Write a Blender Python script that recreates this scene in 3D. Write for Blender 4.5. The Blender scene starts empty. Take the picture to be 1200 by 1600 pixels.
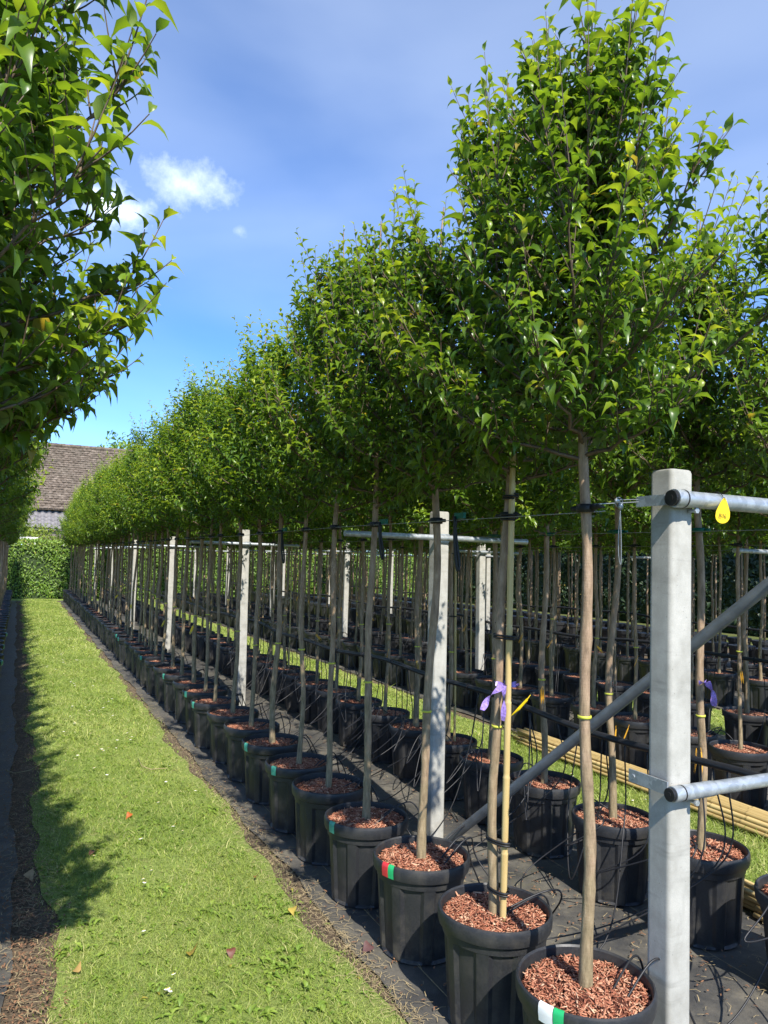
import bpy, math, random
import numpy as np
from mathutils import Matrix, Vector

# ------------------------------------------------------------------ camera, world, sun, exposure
SC = bpy.context.scene
COL = SC.collection
CAM_H = 1.65
FPX = 1163.4                       # focal length in pixels of a 1600 px high frame
YAW, PITCH, ROLL = 0.4553, 0.0652, -0.0269
_F = Vector((math.sin(YAW)*math.cos(PITCH), math.cos(YAW)*math.cos(PITCH), math.sin(PITCH)))
_R = Vector((math.cos(YAW), -math.sin(YAW), 0.0)); _U = _R.cross(_F)
RT = _R*math.cos(ROLL) - _U*math.sin(ROLL); UP = _R*math.sin(ROLL) + _U*math.cos(ROLL)
cd = bpy.data.cameras.new('camera'); cam = bpy.data.objects.new('camera', cd); COL.objects.link(cam)
cd.sensor_fit = 'VERTICAL'; cd.sensor_height = 24.0; cd.lens = 24.0*FPX/1600.0
cd.clip_start = 0.02; cd.clip_end = 3000
mw = Matrix.Identity(4)
for i in range(3):
    mw[i][0] = RT[i]; mw[i][1] = UP[i]; mw[i][2] = -_F[i]
mw[2][3] = CAM_H
cam.matrix_world = mw
SC.camera = cam

SUN_EL = math.radians(45.0)
SHADOW_AZ = math.radians(6.2)      # shadows run this far to the right of the rows (+Y)
S_TO = Vector((-math.sin(SHADOW_AZ)*math.cos(SUN_EL), -math.cos(SHADOW_AZ)*math.cos(SUN_EL), math.sin(SUN_EL)))
sl = bpy.data.lights.new('sun', 'SUN'); sl.energy = 3.9; sl.angle = math.radians(0.53); sl.color = (1.0, 0.95, 0.87)
so = bpy.data.objects.new('sun', sl); COL.objects.link(so)
so.rotation_euler = S_TO.to_track_quat('Z', 'Y').to_euler(); so.location = (0, 0, 30)

def pix_dir(px, py):
    return (_F + RT*((px-600)/FPX) + UP*((800-py)/FPX)).normalized()

world = bpy.data.worlds.new('World'); SC.world = world; world.use_nodes = True
WN = world.node_tree; WN.nodes.clear()
def wn(t, **kw):
    n = WN.nodes.new(t)
    for k, v in kw.items(): setattr(n, k, v)
    return n
def wl(a, b): WN.links.new(a, b)
def wmath(op, a, b=None, clamp=False):
    n = wn('ShaderNodeMath', operation=op, use_clamp=clamp)
    for i, v in enumerate((a, b)):
        if v is None: continue
        if isinstance(v, (int, float)): n.inputs[i].default_value = v
        else: wl(v, n.inputs[i])
    return n.outputs[0]
sky = wn('ShaderNodeTexSky', sky_type='NISHITA', sun_disc=False)
sky.sun_elevation = SUN_EL; sky.sun_rotation = math.atan2(S_TO.x, S_TO.y)
sky.altitude = 0; sky.air_density = 0.75; sky.dust_density = 0.0; sky.ozone_density = 10.0
geo = wn('ShaderNodeTexCoord')
# thin high cirrus over the whole sky
mp = wn('ShaderNodeMapping'); wl(geo.outputs['Generated'], mp.inputs['Vector'])
mp.inputs['Location'].default_value = (1.7, 0.3, 1.1); mp.inputs['Rotation'].default_value = (0.2, 0.5, 0.35); mp.inputs['Scale'].default_value = (1.0, 2.2, 3.0)
nz = wn('ShaderNodeTexNoise'); wl(mp.outputs[0], nz.inputs['Vector'])
nz.inputs['Scale'].default_value = 1.25; nz.inputs['Detail'].default_value = 5; nz.inputs['Roughness'].default_value = 0.42
nz.inputs['Distortion'].default_value = 0.5
mr = wn('ShaderNodeMapRange', interpolation_type='SMOOTHSTEP'); wl(nz.outputs[0], mr.inputs[0])
mr.inputs[1].default_value = 0.22; mr.inputs[2].default_value = 0.80; mr.inputs[4].default_value = 0.165
cover = mr.outputs[0]
# small fair-weather puffs, a few in view and a few elsewhere
nz2 = wn('ShaderNodeTexNoise'); wl(geo.outputs['Generated'], nz2.inputs['Vector'])
nz2.inputs['Scale'].default_value = 13.0; nz2.inputs['Detail'].default_value = 10; nz2.inputs['Roughness'].default_value = 0.62
def puff(d, rx, rz, amt):
    global cover
    d = d.normalized(); side = d.cross(Vector((0, 0, 1))).normalized(); upv = side.cross(d)
    def dot(v):
        n = wn('ShaderNodeVectorMath', operation='DOT_PRODUCT'); wl(geo.outputs['Generated'], n.inputs[0])
        n.inputs[1].default_value = v; return n.outputs['Value']
    a = wmath('DIVIDE', dot(side), rx); b = wmath('DIVIDE', dot(upv), rz)
    r2 = wmath('ADD', wmath('MULTIPLY', a, a), wmath('MULTIPLY', b, b))
    front = wmath('GREATER_THAN', dot(d), 0.0)
    fall = wmath('SUBTRACT', 1.0, wmath('SQRT', r2))
    v = wmath('ADD', fall, wmath('MULTIPLY', wmath('SUBTRACT', nz2.outputs[0], 0.47), 2.6))
    m = wn('ShaderNodeMapRange', interpolation_type='SMOOTHSTEP'); wl(v, m.inputs[0])
    m.inputs[1].default_value = 0.0; m.inputs[2].default_value = 1.5; m.inputs[4].default_value = amt
    cover = wmath('MAXIMUM', cover, wmath('MULTIPLY', m.outputs[0], front))
puff(pix_dir(165, 318), 0.082, 0.046, 0.95)
puff(pix_dir(288, 288), 0.074, 0.050, 0.66)
puff(pix_dir(374, 362), 0.022, 0.020, 0.34)
for az, el, s in ((2.2, 0.5, 0.1), (3.4, 0.35, 0.12), (4.3, 0.6, 0.09), (5.2, 0.4, 0.11)):
    puff(Vector((math.sin(az)*math.cos(el), math.cos(az)*math.cos(el), math.sin(el))), s, s*0.6, 0.8)
mix = wn('ShaderNodeMix', data_type='RGBA'); wl(cover, mix.inputs['Factor'])
tn = wn('ShaderNodeMix', data_type='RGBA', blend_type='MULTIPLY'); tn.inputs['Factor'].default_value = 1.0
wl(sky.outputs[0], tn.inputs['A']); tn.inputs['B'].default_value = (0.80, 0.945, 1.02, 1); wl(tn.outputs['Result'], mix.inputs['A']); mix.inputs['B'].default_value = (7.2, 7.9, 8.5, 1)
bg = wn('ShaderNodeBackground'); wl(mix.outputs['Result'], bg.inputs['Color']); bg.inputs['Strength'].default_value = 0.128
wo = wn('ShaderNodeOutputWorld'); wl(bg.outputs[0], wo.inputs['Surface'])

SC.view_settings.view_transform = 'Standard'; SC.view_settings.look = 'None'
SC.view_settings.gamma = 1.0; SC.view_settings.exposure = 1.12; SC.view_settings.use_curve_mapping = False
SC.render.engine = 'CYCLES'
SC.cycles.max_bounces = 7; SC.cycles.diffuse_bounces = 4; SC.cycles.glossy_bounces = 3
SC.cycles.transmission_bounces = 4; SC.cycles.transparent_max_bounces = 4
SC.cycles.use_denoising = True
SC.cycles.sample_clamp_indirect = 6.0

# ------------------------------------------------------------------ helpers
rng = np.random.default_rng(11)
random.seed(5)

def project(P):
    """pixel (1200x1600 frame) and depth of world points, for choosing which leaves face the lens"""
    d = np.asarray(P, float) - np.array([0, 0, CAM_H])
    z = d @ np.array(_F)
    zz = np.where(np.abs(z) < 1e-6, 1e-6, z)
    return 600 + FPX*(d @ np.array(RT))/zz, 800 - FPX*(d @ np.array(UP))/zz, z

def ground_at(px, py, z=0.0):
    d = _F + RT*((px-600)/FPX) + UP*((800-py)/FPX)
    t = (z-CAM_H)/d.z
    return Vector((d.x*t, d.y*t, z))

def npmesh(name, V, polys, smooth=False, tint=None):
    """V (N,3); polys: list of integer arrays (M,k). tint (N,4) point colour attribute."""
    me = bpy.data.meshes.new(name)
    V = np.ascontiguousarray(V, dtype=np.float32)
    me.vertices.add(len(V)); me.vertices.foreach_set('co', V.ravel())
    loops = np.concatenate([np.asarray(p, np.int32).ravel() for p in polys])
    counts = np.concatenate([np.full(len(p), np.asarray(p).shape[1], np.int32) for p in polys])
    starts = np.concatenate([[0], np.cumsum(counts)[:-1]]).astype(np.int32)
    me.loops.add(len(loops)); me.loops.foreach_set('vertex_index', loops)
    me.polygons.add(len(counts)); me.polygons.foreach_set('loop_start', starts)
    if smooth: me.polygons.foreach_set('use_smooth', np.ones(len(counts), dtype=bool))
    if tint is not None:
        at = me.color_attributes.new('tint', 'FLOAT_COLOR', 'POINT')
        at.data.foreach_set('color', np.ascontiguousarray(tint, dtype=np.float32).ravel())
    me.update(calc_edges=True)
    return me

class MB:
    """collects shapes, builds one mesh"""
    def __init__(s): s.v = []; s.f = []; s.n = 0
    def add(s, V, F):
        V = [tuple(x) for x in V]
        s.v += V; s.f += [tuple(i+s.n for i in f) for f in F]; s.n += len(V)
    def box(s, c, d, rot=None, bev=0.0):
        hx, hy, hz = d[0]/2, d[1]/2, d[2]/2
        if bev > 0:
            b = bev; ring = [(hx-b, hy), (-hx+b, hy), (-hx, hy-b), (-hx, -hy+b), (-hx+b, -hy), (hx-b, -hy), (hx, -hy+b), (hx, hy-b)]
            V = [Vector((x, y, -hz)) for x, y in ring] + [Vector((x, y, hz-b)) for x, y in ring]
            k = (hx-b)/hx
            V += [Vector((x*k, y*k, hz)) for x, y in ring]
            F = [tuple(reversed(range(8))), tuple(range(16, 24))]
            for l in (0, 8):
                F += [(l+i, l+(i+1) % 8, l+8+(i+1) % 8, l+8+i) for i in range(8)]
        else:
            V = [Vector((x, y, z)) for z in (-hz, hz) for x, y in ((-hx, -hy), (hx, -hy), (hx, hy), (-hx, hy))]
            F = [(3, 2, 1, 0), (4, 5, 6, 7)] + [(i, (i+1) % 4, 4+(i+1) % 4, 4+i) for i in range(4)]
        if rot is not None: V = [rot @ v for v in V]
        s.add([v+Vector(c) for v in V], F); return s
    def tube(s, pts, rad, n=8, caps=True):
        pts = [Vector(p) for p in pts]; m = len(pts)
        if not hasattr(rad, '__len__'): rad = [rad]*m
        t0 = (pts[1]-pts[0]).normalized()
        a = Vector((0, 0, 1)) if abs(t0.z) < 0.9 else Vector((1, 0, 0))
        u = t0.cross(a).normalized(); V = []
        for i, p in enumerate(pts):
            t = (pts[min(i+1, m-1)]-pts[max(i-1, 0)]).normalized()
            u = (u - t*u.dot(t)).normalized(); w = t.cross(u)
            V += [p + (u*math.cos(2*math.pi*k/n) + w*math.sin(2*math.pi*k/n))*rad[i] for k in range(n)]
        F = [(i*n+k, i*n+(k+1) % n, (i+1)*n+(k+1) % n, (i+1)*n+k) for i in range(m-1) for k in range(n)]
        if caps: F += [tuple(reversed(range(n))), tuple(range((m-1)*n, m*n))]
        s.add(V, F); return s
    def mesh(s, name, smooth=False):
        me = bpy.data.meshes.new(name); me.from_pydata(s.v, [], s.f)
        if smooth: me.polygons.foreach_set('use_smooth', [True]*len(me.polygons))
        me.update(); return me

def ob(name, me, mat=None, parent=None, loc=None, rot=None, kind=None, label=None):
    o = bpy.data.objects.new(name, me); COL.objects.link(o)
    if mat is not None and me is not None and len(me.materials) == 0: me.materials.append(mat)
    if parent is not None: o.parent = parent
    if loc is not None: o.location = loc
    if rot is not None: o.rotation_euler = rot
    if kind: o['kind'] = kind
    if label: o['label'] = label
    return o
def tag(o, label, cat, group=None, kind=None):
    o['label'] = label; o['category'] = cat
    if group: o['group'] = group
    if kind: o['kind'] = kind
    return o
def empty(name, loc=(0, 0, 0)):
    o = bpy.data.objects.new(name, None); COL.objects.link(o); o.location = loc; o.empty_display_size = 0.1
    return o
def smooth_angle(me, deg=35):
    me.polygons.foreach_set('use_smooth', [True]*len(me.polygons))
    try: me.set_sharp_from_angle(angle=math.radians(deg))
    except Exception: pass
    return me
def bez(pts, n=14):
    """Catmull-Rom through points"""
    P = [Vector(p) for p in pts]; P = [P[0]*2-P[1]] + P + [P[-1]*2-P[-2]]; out = []
    segs = len(P)-3
    for i in range(segs):
        a, b, c, d = P[i:i+4]
        k = max(2, n//segs)
        for j in range(k):
            t = j/k
            out.append(0.5*((2*b) + (c-a)*t + (2*a-5*b+4*c-d)*t*t + (3*b-a-3*c+d)*t**3))
    out.append(P[-2]); return out

# ------------------------------------------------------------------ materials
class Mat:
    def __init__(s, name):
        s.m = bpy.data.materials.new(name); s.m.use_nodes = True
        s.nt = s.m.node_tree; s.p = s.nt.nodes['Principled BSDF']; s.out = s.nt.nodes['Material Output']
    def n(s, t, **kw):
        n = s.nt.nodes.new(t)
        for k, v in kw.items():
            if k in n.inputs: s.set(n, k, v)
            else: setattr(n, k, v)
        return n
    def set(s, n, k, v):
        if hasattr(v, 'is_linked') or hasattr(v, 'links'): s.nt.links.new(v, n.inputs[k])
        else: n.inputs[k].default_value = v
    def l(s, a, b): s.nt.links.new(a, b)
    def coord(s, which='Object', scale=(1, 1, 1)):
        c = s.n('ShaderNodeTexCoord'); mp = s.n('ShaderNodeMapping'); s.l(c.outputs[which], mp.inputs[0])
        mp.inputs['Scale'].default_value = scale; return mp.outputs[0]
    def pos(s, scale=(1, 1, 1)):
        c = s.n('ShaderNodeNewGeometry'); mp = s.n('ShaderNodeMapping'); s.l(c.outputs['Position'], mp.inputs[0])
        mp.inputs['Scale'].default_value = scale; return mp.outputs[0]
    def noise(s, vec, scale, detail=5, rough=0.55):
        n = s.n('ShaderNodeTexNoise'); s.l(vec, n.inputs['Vector'])
        n.inputs['Scale'].default_value = scale; n.inputs['Detail'].default_value = detail; n.inputs['Roughness'].default_value = rough
        return n.outputs[0]
    def ramp(s, fac, stops):
        n = s.n('ShaderNodeValToRGB'); s.l(fac, n.inputs[0]); e = n.color_ramp.elements
        while len(e) < len(stops): e.new(0.5)
        for el, (p, c) in zip(e, stops): el.position = p; el.color = (*c, 1) if len(c) == 3 else c
        return n.outputs[0]
    def mixc(s, fac, a, b, mode='MIX'):
        n = s.n('ShaderNodeMix', data_type='RGBA', blend_type=mode)
        for k, v in (('Factor', fac), ('A', a), ('B', b)):
            i = n.inputs[k]
            if k != 'Factor': i = [x for x in n.inputs if x.name == k and x.type == 'RGBA'][0]
            if hasattr(v, 'links'): s.l(v, i)
            else: i.default_value = v if k == 'Factor' else (*v, 1)
        return [x for x in n.outputs if x.type == 'RGBA'][0]
    def math(s, op, a, b=None, clamp=False):
        n = s.n('ShaderNodeMath', operation=op, use_clamp=clamp)
        for i, v in enumerate((a, b)):
            if v is None: continue
            if hasattr(v, 'links'): s.l(v, n.inputs[i])
            else: n.inputs[i].default_value = v
        return n.outputs[0]
    def rng(s, v, a, b, c=0.0, d=1.0):
        n = s.n('ShaderNodeMapRange'); s.l(v, n.inputs[0])
        for i, x in enumerate((a, b, c, d)): n.inputs[i+1].default_value = x
        return n.outputs[0]
    def bump(s, h, strength=0.3, dist=0.01):
        b = s.n('ShaderNodeBump'); s.l(h, b.inputs['Height']); b.inputs['Strength'].default_value = strength
        b.inputs['Distance'].default_value = dist; s.l(b.outputs[0], s.p.inputs['Normal']); return b
    def base(s, c, rough=0.6, metal=0.0, spec=None):
        if hasattr(c, 'links'): s.l(c, s.p.inputs['Base Color'])
        else: s.p.inputs['Base Color'].default_value = (*c, 1)
        if hasattr(rough, 'links'): s.l(rough, s.p.inputs['Roughness'])
        else: s.p.inputs['Roughness'].default_value = rough
        s.p.inputs['Metallic'].default_value = metal
        if spec is not None: s.p.inputs['Specular IOR Level'].default_value = spec
        return s
    def attr(s, name='tint'):
        a = s.n('ShaderNodeAttribute'); a.attribute_name = name
        sp = s.n('ShaderNodeSeparateColor'); s.l(a.outputs['Color'], sp.inputs[0]); return sp.outputs
    def rnd(s):
        return s.n('ShaderNodeObjectInfo').outputs['Random']
    def translucent(s, color, fac):
        t = s.n('ShaderNodeBsdfTranslucent'); 
        if hasattr(color, 'links'): s.l(color, t.inputs[0])
        else: t.inputs[0].default_value = (*color, 1)
        mx = s.n('ShaderNodeMixShader'); mx.inputs[0].default_value = fac
        s.l(s.p.outputs[0], mx.inputs[1]); s.l(t.outputs[0], mx.inputs[2]); s.l(mx.outputs[0], s.out.inputs['Surface'])

def leaf_mat(name, old, mid, new, rough=0.34, trans=0.42, tboost=(1.9, 1.75, 0.9), spec=0.5):
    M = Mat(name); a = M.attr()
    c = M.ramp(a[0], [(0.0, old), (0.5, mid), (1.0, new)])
    c = M.mixc(M.rng(a[1], 0, 1, 0.0, 0.5), c, (old[0]*1.25, old[1]*0.95, old[2]*1.0))
    c = M.mixc(a[2], c, (0.42, 0.30, 0.05))
    g = M.n('ShaderNodeNewGeometry')
    pale = M.mixc(0.45, c, (0.17, 0.24, 0.09))
    cb = M.mixc(g.outputs['Backfacing'], c, pale)
    M.base(cb, M.math('ADD', M.math('MULTIPLY', g.outputs['Backfacing'], 0.28), rough), spec=spec)
    tc = M.mixc(1.0, c, tboost, 'MULTIPLY')
    M.translucent(tc, trans)
    return M.m

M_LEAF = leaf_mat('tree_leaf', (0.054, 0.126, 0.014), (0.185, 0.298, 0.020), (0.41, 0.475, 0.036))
M_HEDGE = leaf_mat('hedge_leaf', (0.085, 0.175, 0.022), (0.165, 0.285, 0.03), (0.30, 0.39, 0.045), rough=0.42, trans=0.25)
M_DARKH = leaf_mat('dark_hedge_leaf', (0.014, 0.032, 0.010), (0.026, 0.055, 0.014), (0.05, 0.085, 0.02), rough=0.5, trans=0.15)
M_SHRUB = leaf_mat('bright_shrub_leaf', (0.13, 0.20, 0.02), (0.22, 0.30, 0.03), (0.32, 0.38, 0.04), rough=0.5, trans=0.3)
M_GRASS = leaf_mat('grass_blade', (0.145, 0.24, 0.028), (0.39, 0.48, 0.085), (0.68, 0.62, 0.30), rough=0.5, trans=0.34, tboost=(1.35, 1.35, 0.9), spec=0.3)
M_WEED = leaf_mat('weed_leaf', (0.14, 0.235, 0.03), (0.21, 0.33, 0.045), (0.31, 0.41, 0.07), rough=0.5, trans=0.3, tboost=(1.3, 1.3, 0.9))

M = Mat('bark'); co = M.coord('Object')
z = M.n('ShaderNodeSeparateXYZ'); M.l(co, z.inputs[0])
n1 = M.noise(M.coord('Object', (1, 1, 0.25)), 55, 6, 0.65); n2 = M.noise(co, 9, 4)
cb = M.ramp(n1, [(0.25, (0.13, 0.088, 0.055)), (0.55, (0.32, 0.220, 0.142)), (0.8, (0.48, 0.36, 0.25))])
gr = M.ramp(n1, [(0.25, (0.085, 0.075, 0.036)), (0.6, (0.215, 0.185, 0.090)), (0.85, (0.33, 0.295, 0.17))])
fz = M.math('ADD', M.rng(z.outputs[2], 0.3, 1.5, 1.0, 0.0), M.rng(n2, 0.3, 0.7, -0.5, 0.5), clamp=True)
M.base(M.mixc(M.math('MULTIPLY', fz, 0.6), cb, gr), 0.75, spec=0.3)
ring = M.noise(M.coord('Object', (0.4, 0.4, 6.0)), 30, 3)
M.bump(M.math('ADD', n1, M.math('MULTIPLY', ring, 0.25)), 0.6, 0.006); M_BARK = M.m

M = Mat('twig_bark'); M.base(M.ramp(M.noise(M.coord(), 60, 3), [(0.3, (0.06, 0.040, 0.026)), (0.7, (0.15, 0.10, 0.06))]), 0.65); M_TWIG = M.m

M = Mat('pot_plastic'); co = M.coord('Object'); w = M.pos()
n1 = M.noise(w, 14, 7, 0.65); n2 = M.noise(w, 160, 3)
zz = M.n('ShaderNodeSeparateXYZ'); M.l(co, zz.inputs[0])
dirt = M.math('MULTIPLY', M.rng(n1, 0.46, 0.76), M.rng(zz.outputs[2], 0.0, 0.14, 1.0, 0.28))
dirt = M.math('MULTIPLY', dirt, M.rng(M.rnd(), 0, 1, 0.35, 1.7), clamp=True)
M.base(M.mixc(dirt, M.ramp(n2, [(0.3, (0.014, 0.015, 0.017)), (0.8, (0.027, 0.028, 0.031))]), (0.10, 0.088, 0.065)), M.rng(n1, 0.3, 0.7, 0.40, 0.58), spec=0.45)
M.bump(n2, 0.12, 0.002); M_POT = M.m

M = Mat('mulch_chip'); a = M.attr()
c = M.ramp(a[0], [(0.0, (0.15, 0.048, 0.028)), (0.36, (0.37, 0.135, 0.075)), (0.66, (0.56, 0.27, 0.160)), (1.0, (0.74, 0.54, 0.36))])
M.base(M.mixc(M.rng(M.noise(M.coord(), 220, 3), 0.3, 0.7, 0, 0.3), c, (0.17, 0.06, 0.04)), 0.8, spec=0.25); M_CHIP = M.m
M = Mat('mulch_bed'); M.base(M.ramp(M.noise(M.coord(), 70, 5, 0.7), [(0.3, (0.035, 0.014, 0.010)), (0.7, (0.15, 0.052, 0.034))]), 0.95, spec=0.1)
M.bump(M.noise(M.coord(), 90, 4), 0.8, 0.01); M_SOIL = M.m

M = Mat('concrete'); w = M.pos(); wz = M.pos((1, 1, 0.18))
n1 = M.noise(w, 12, 6, 0.6); n2 = M.noise(w, 260, 2, 0.5); st = M.noise(wz, 45, 4)
vor = M.n('ShaderNodeTexVoronoi'); M.l(w, vor.inputs['Vector']); vor.inputs['Scale'].default_value = 75
pit = M.rng(vor.outputs['Distance'], 0.0, 0.16, 0.0, 1.0)
pitm = M.math('MAXIMUM', pit, M.rng(M.noise(w, 60, 2), 0.36, 0.46))
c = M.ramp(n1, [(0.25, (0.27, 0.26, 0.225)), (0.55, (0.385, 0.375, 0.335)), (0.8, (0.47, 0.455, 0.41))])
c = M.mixc(M.rng(st, 0.5, 0.75, 0, 0.35), c, (0.27, 0.27, 0.235))
c = M.mixc(M.rng(n2, 0.3, 0.7, 0.0, 0.4), c, (0.25, 0.25, 0.23))
hb = M.math('MULTIPLY', M.rng(M.noise(M.pos((1, 1, 7)), 5, 4, 0.6), 0.56, 0.72), M.rng(M.noise(w, 9, 3), 0.35, 0.65))
c = M.mixc(M.math('MULTIPLY', hb, 0.55), c, (0.17, 0.17, 0.15))
c = M.mixc(M.math('SUBTRACT', 1.0, pitm), c, (0.13, 0.13, 0.115))
M.base(c, 0.85, spec=0.25); M.bump(M.math('ADD', pitm, M.math('MULTIPLY', n2, 0.25)), 0.35, 0.004); M_CONC = M.m

M = Mat('galvanised_steel'); w = M.pos()
vor = M.n('ShaderNodeTexVoronoi'); M.l(w, vor.inputs['Vector']); vor.inputs['Scale'].default_value = 55
n1 = M.noise(w, 22, 5)
c = M.ramp(vor.outputs['Color'], [(0.2, (0.34, 0.37, 0.39)), (0.8, (0.50, 0.53, 0.55))])
c = M.mixc(M.rng(n1, 0.45, 0.7, 0, 0.6), c, (0.27, 0.29, 0.31))
M.base(c, M.rng(n1, 0.3, 0.7, 0.34, 0.52), metal=0.55); M.bump(n1, 0.08, 0.003); M_GALV = M.m
M = Mat('weathered_shaded_steel'); n1 = M.noise(M.pos((1, 1, 1)), 16, 6)
M.base(M.ramp(n1, [(0.3, (0.10, 0.115, 0.125)), (0.7, (0.17, 0.185, 0.195))]), 0.5, metal=0.3); M_BRACE = M.m  # weathered galvanised brace; the bluish dark of its shade is put into the colour
M = Mat('wire_steel'); M.base((0.30, 0.31, 0.31), 0.45, metal=0.7); M_WIRE = M.m

def plain(name, c, rough=0.5, var=0.15, scale=30, spec=0.4, trans=0):
    M = Mat(name); n = M.noise(M.pos(), scale, 4)
    M.base(M.ramp(n, [(0.3, tuple(x*(1-var) for x in c)), (0.7, tuple(min(1, x*(1+var)) for x in c))]), rough, spec=spec)
    if trans: M.translucent(c, trans)
    return M.m
M_RUBBER = plain('black_rubber', (0.012, 0.012, 0.013), 0.5)
M_HOSE = plain('black_hose', (0.016, 0.016, 0.018), 0.45, spec=0.4)
M_YELLOW = plain('yellow_plastic', (0.80, 0.56, 0.01), 0.45, 0.05)
M_YBAND = plain('yellow_green_band', (0.50, 0.50, 0.06), 0.5, 0.1)
M_ORANGE = plain('orange_label', (0.72, 0.36, 0.03), 0.5, 0.2, 60)
M_PURPLE = plain('purple_ribbon', (0.30, 0.20, 0.56), 0.35, 0.5, 120, trans=0.2)
M_GREEN = plain('green_tape', (0.02, 0.36, 0.12), 0.4, 0.1)
M_TEAL = plain('teal_tape', (0.06, 0.30, 0.20), 0.4, 0.15)
M_RED = plain('red_tape', (0.55, 0.035, 0.04), 0.4, 0.1)
M_WHITE = plain('white_tape', (0.75, 0.75, 0.72), 0.5, 0.06)
M_CLIP = plain('green_clip', (0.0, 0.10, 0.06), 0.5, 0.1)
M_INK = plain('black_ink', (0.02, 0.02, 0.02), 0.6)
M_WALL = plain('white_wall', (0.74, 0.73, 0.69), 0.9, 0.06, 3)
M_BRICK = plain('grey_brick', (0.24, 0.19, 0.17), 0.9, 0.25, 6)
M_GLASS = plain('dark_window', (0.03, 0.035, 0.04), 0.12, 0.1, 2, spec=0.8)
M_STRAW = plain('dry_straw', (0.36, 0.28, 0.15), 0.8, 0.35, 40)
M_PETAL = plain('daisy_petal', (0.82, 0.82, 0.78), 0.6, 0.05)
M_EYE = plain('daisy_eye', (0.75, 0.50, 0.03), 0.6, 0.05)

M = Mat('bamboo'); co = M.coord('Object'); r = M.rnd()
n1 = M.noise(M.coord('Object', (1, 1, 0.06)), 70, 4)
c = M.ramp(n1, [(0.3, (0.47, 0.33, 0.13)), (0.6, (0.62, 0.47, 0.21)), (0.85, (0.72, 0.58, 0.32))])
c = M.mixc(M.rng(r, 0, 1, 0.0, 0.75), c, (0.33, 0.23, 0.085))
M.base(c, 0.42, spec=0.45); M_BAMBOO = M.m

M = Mat('roof_tile_old'); w = M.pos(); n1 = M.noise(w, 5, 6, 0.7); n2 = M.noise(w, 1.0, 3)
c = M.ramp(n1, [(0.30, (0.050, 0.040, 0.030)), (0.5, (0.13, 0.103, 0.080)), (0.70, (0.27, 0.22, 0.175))])
M.base(M.mixc(M.rng(n2, 0.4, 0.7, 0, 0.4), c, (0.12, 0.11, 0.085)), 0.95, spec=0.1); M_ROOF = M.m
M = Mat('roof_pantile'); w = M.pos(); n1 = M.noise(w, 6, 5, 0.6)
M.base(M.mixc(M.rng(M.rnd(), 0, 1, 0, 0.5), M.ramp(n1, [(0.3, (0.135, 0.125, 0.125)), (0.7, (0.235, 0.22, 0.215))]), (0.17, 0.155, 0.16)), 0.75); M_PAN = M.m

# ground materials
M = Mat('field_soil'); w = M.pos(); n1 = M.noise(w, 1.2, 6); n2 = M.noise(w, 24, 6, 0.7)
c = M.mixc(M.rng(n1, 0.4, 0.6), (0.085, 0.11, 0.03), (0.12, 0.13, 0.045))
c = M.mixc(M.rng(n2, 0.5, 0.75, 0, 0.6), c, (0.14, 0.10, 0.055)); M.base(c, 1.0, spec=0.1)
M.bump(n2, 0.6, 0.02); M_FIELD = M.m
M = Mat('lawn_soil'); w = M.pos(); n1 = M.noise(w, 2.2, 5); n2 = M.noise(w, 60, 6, 0.7); n3 = M.noise(w, 9, 5, 0.65)
c = M.mixc(M.rng(n2, 0.35, 0.65), (0.15, 0.20, 0.045), (0.29, 0.36, 0.095))
c = M.mixc(M.rng(n3, 0.55, 0.75, 0, 0.7), c, (0.26, 0.22, 0.11))
M.base(c, 1.0, spec=0.1); M.bump(n2, 0.9, 0.02); M_LAWN = M.m
M = Mat('dirt_strip'); w = M.pos(); n1 = M.noise(w, 7, 6, 0.7); n2 = M.noise(w, 90, 5, 0.7)
c = M.ramp(n2, [(0.25, (0.055, 0.042, 0.03)), (0.55, (0.16, 0.12, 0.082)), (0.8, (0.33, 0.26, 0.18))])
c = M.mixc(M.rng(n1, 0.45, 0.7, 0, 0.6), c, (0.10, 0.075, 0.05)); M.base(c, 1.0, spec=0.1); M.bump(n2, 0.9, 0.015); M_DIRT = M.m
M = Mat('woven_fabric'); w = M.pos(); n1 = M.noise(w, 2.6, 7, 0.68); n2 = M.noise(w, 26, 6, 0.7); n3 = M.noise(w, 420, 2)
wv = M.n('ShaderNodeTexWave'); M.l(w, wv.inputs['Vector']); wv.inputs['Scale'].default_value = 70; wv.bands_direction = 'X'
wv2 = M.n('ShaderNodeTexWave'); M.l(w, wv2.inputs['Vector']); wv2.inputs['Scale'].default_value = 70; wv2.bands_direction = 'Y'
c = M.ramp(n3, [(0.3, (0.034, 0.034, 0.034)), (0.7, (0.078, 0.076, 0.072))])
dust = M.math('MULTIPLY', M.rng(n1, 0.40, 0.62), M.rng(n2, 0.25, 0.70, 0.2, 1.0))
c = M.mixc(M.math('MULTIPLY', dust, 0.9), c, (0.19, 0.170, 0.130))
moss = M.math('MULTIPLY', M.rng(M.noise(w, 1.7, 5), 0.52, 0.68), M.rng(n2, 0.4, 0.7))
c = M.mixc(M.math('MULTIPLY', moss, 0.7), c, (0.085, 0.080, 0.040))
M.base(c, M.rng(n1, 0.3, 0.7, 0.42, 0.8), spec=0.4)
M.bump(M.math('ADD', M.math('MULTIPLY', M.math('ADD', wv.outputs[1], wv2.outputs[1]), 0.25), M.math('ADD', n2, M.math('MULTIPLY', n1, 2.0))), 0.35, 0.012); M_FABRIC = M.m

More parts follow.
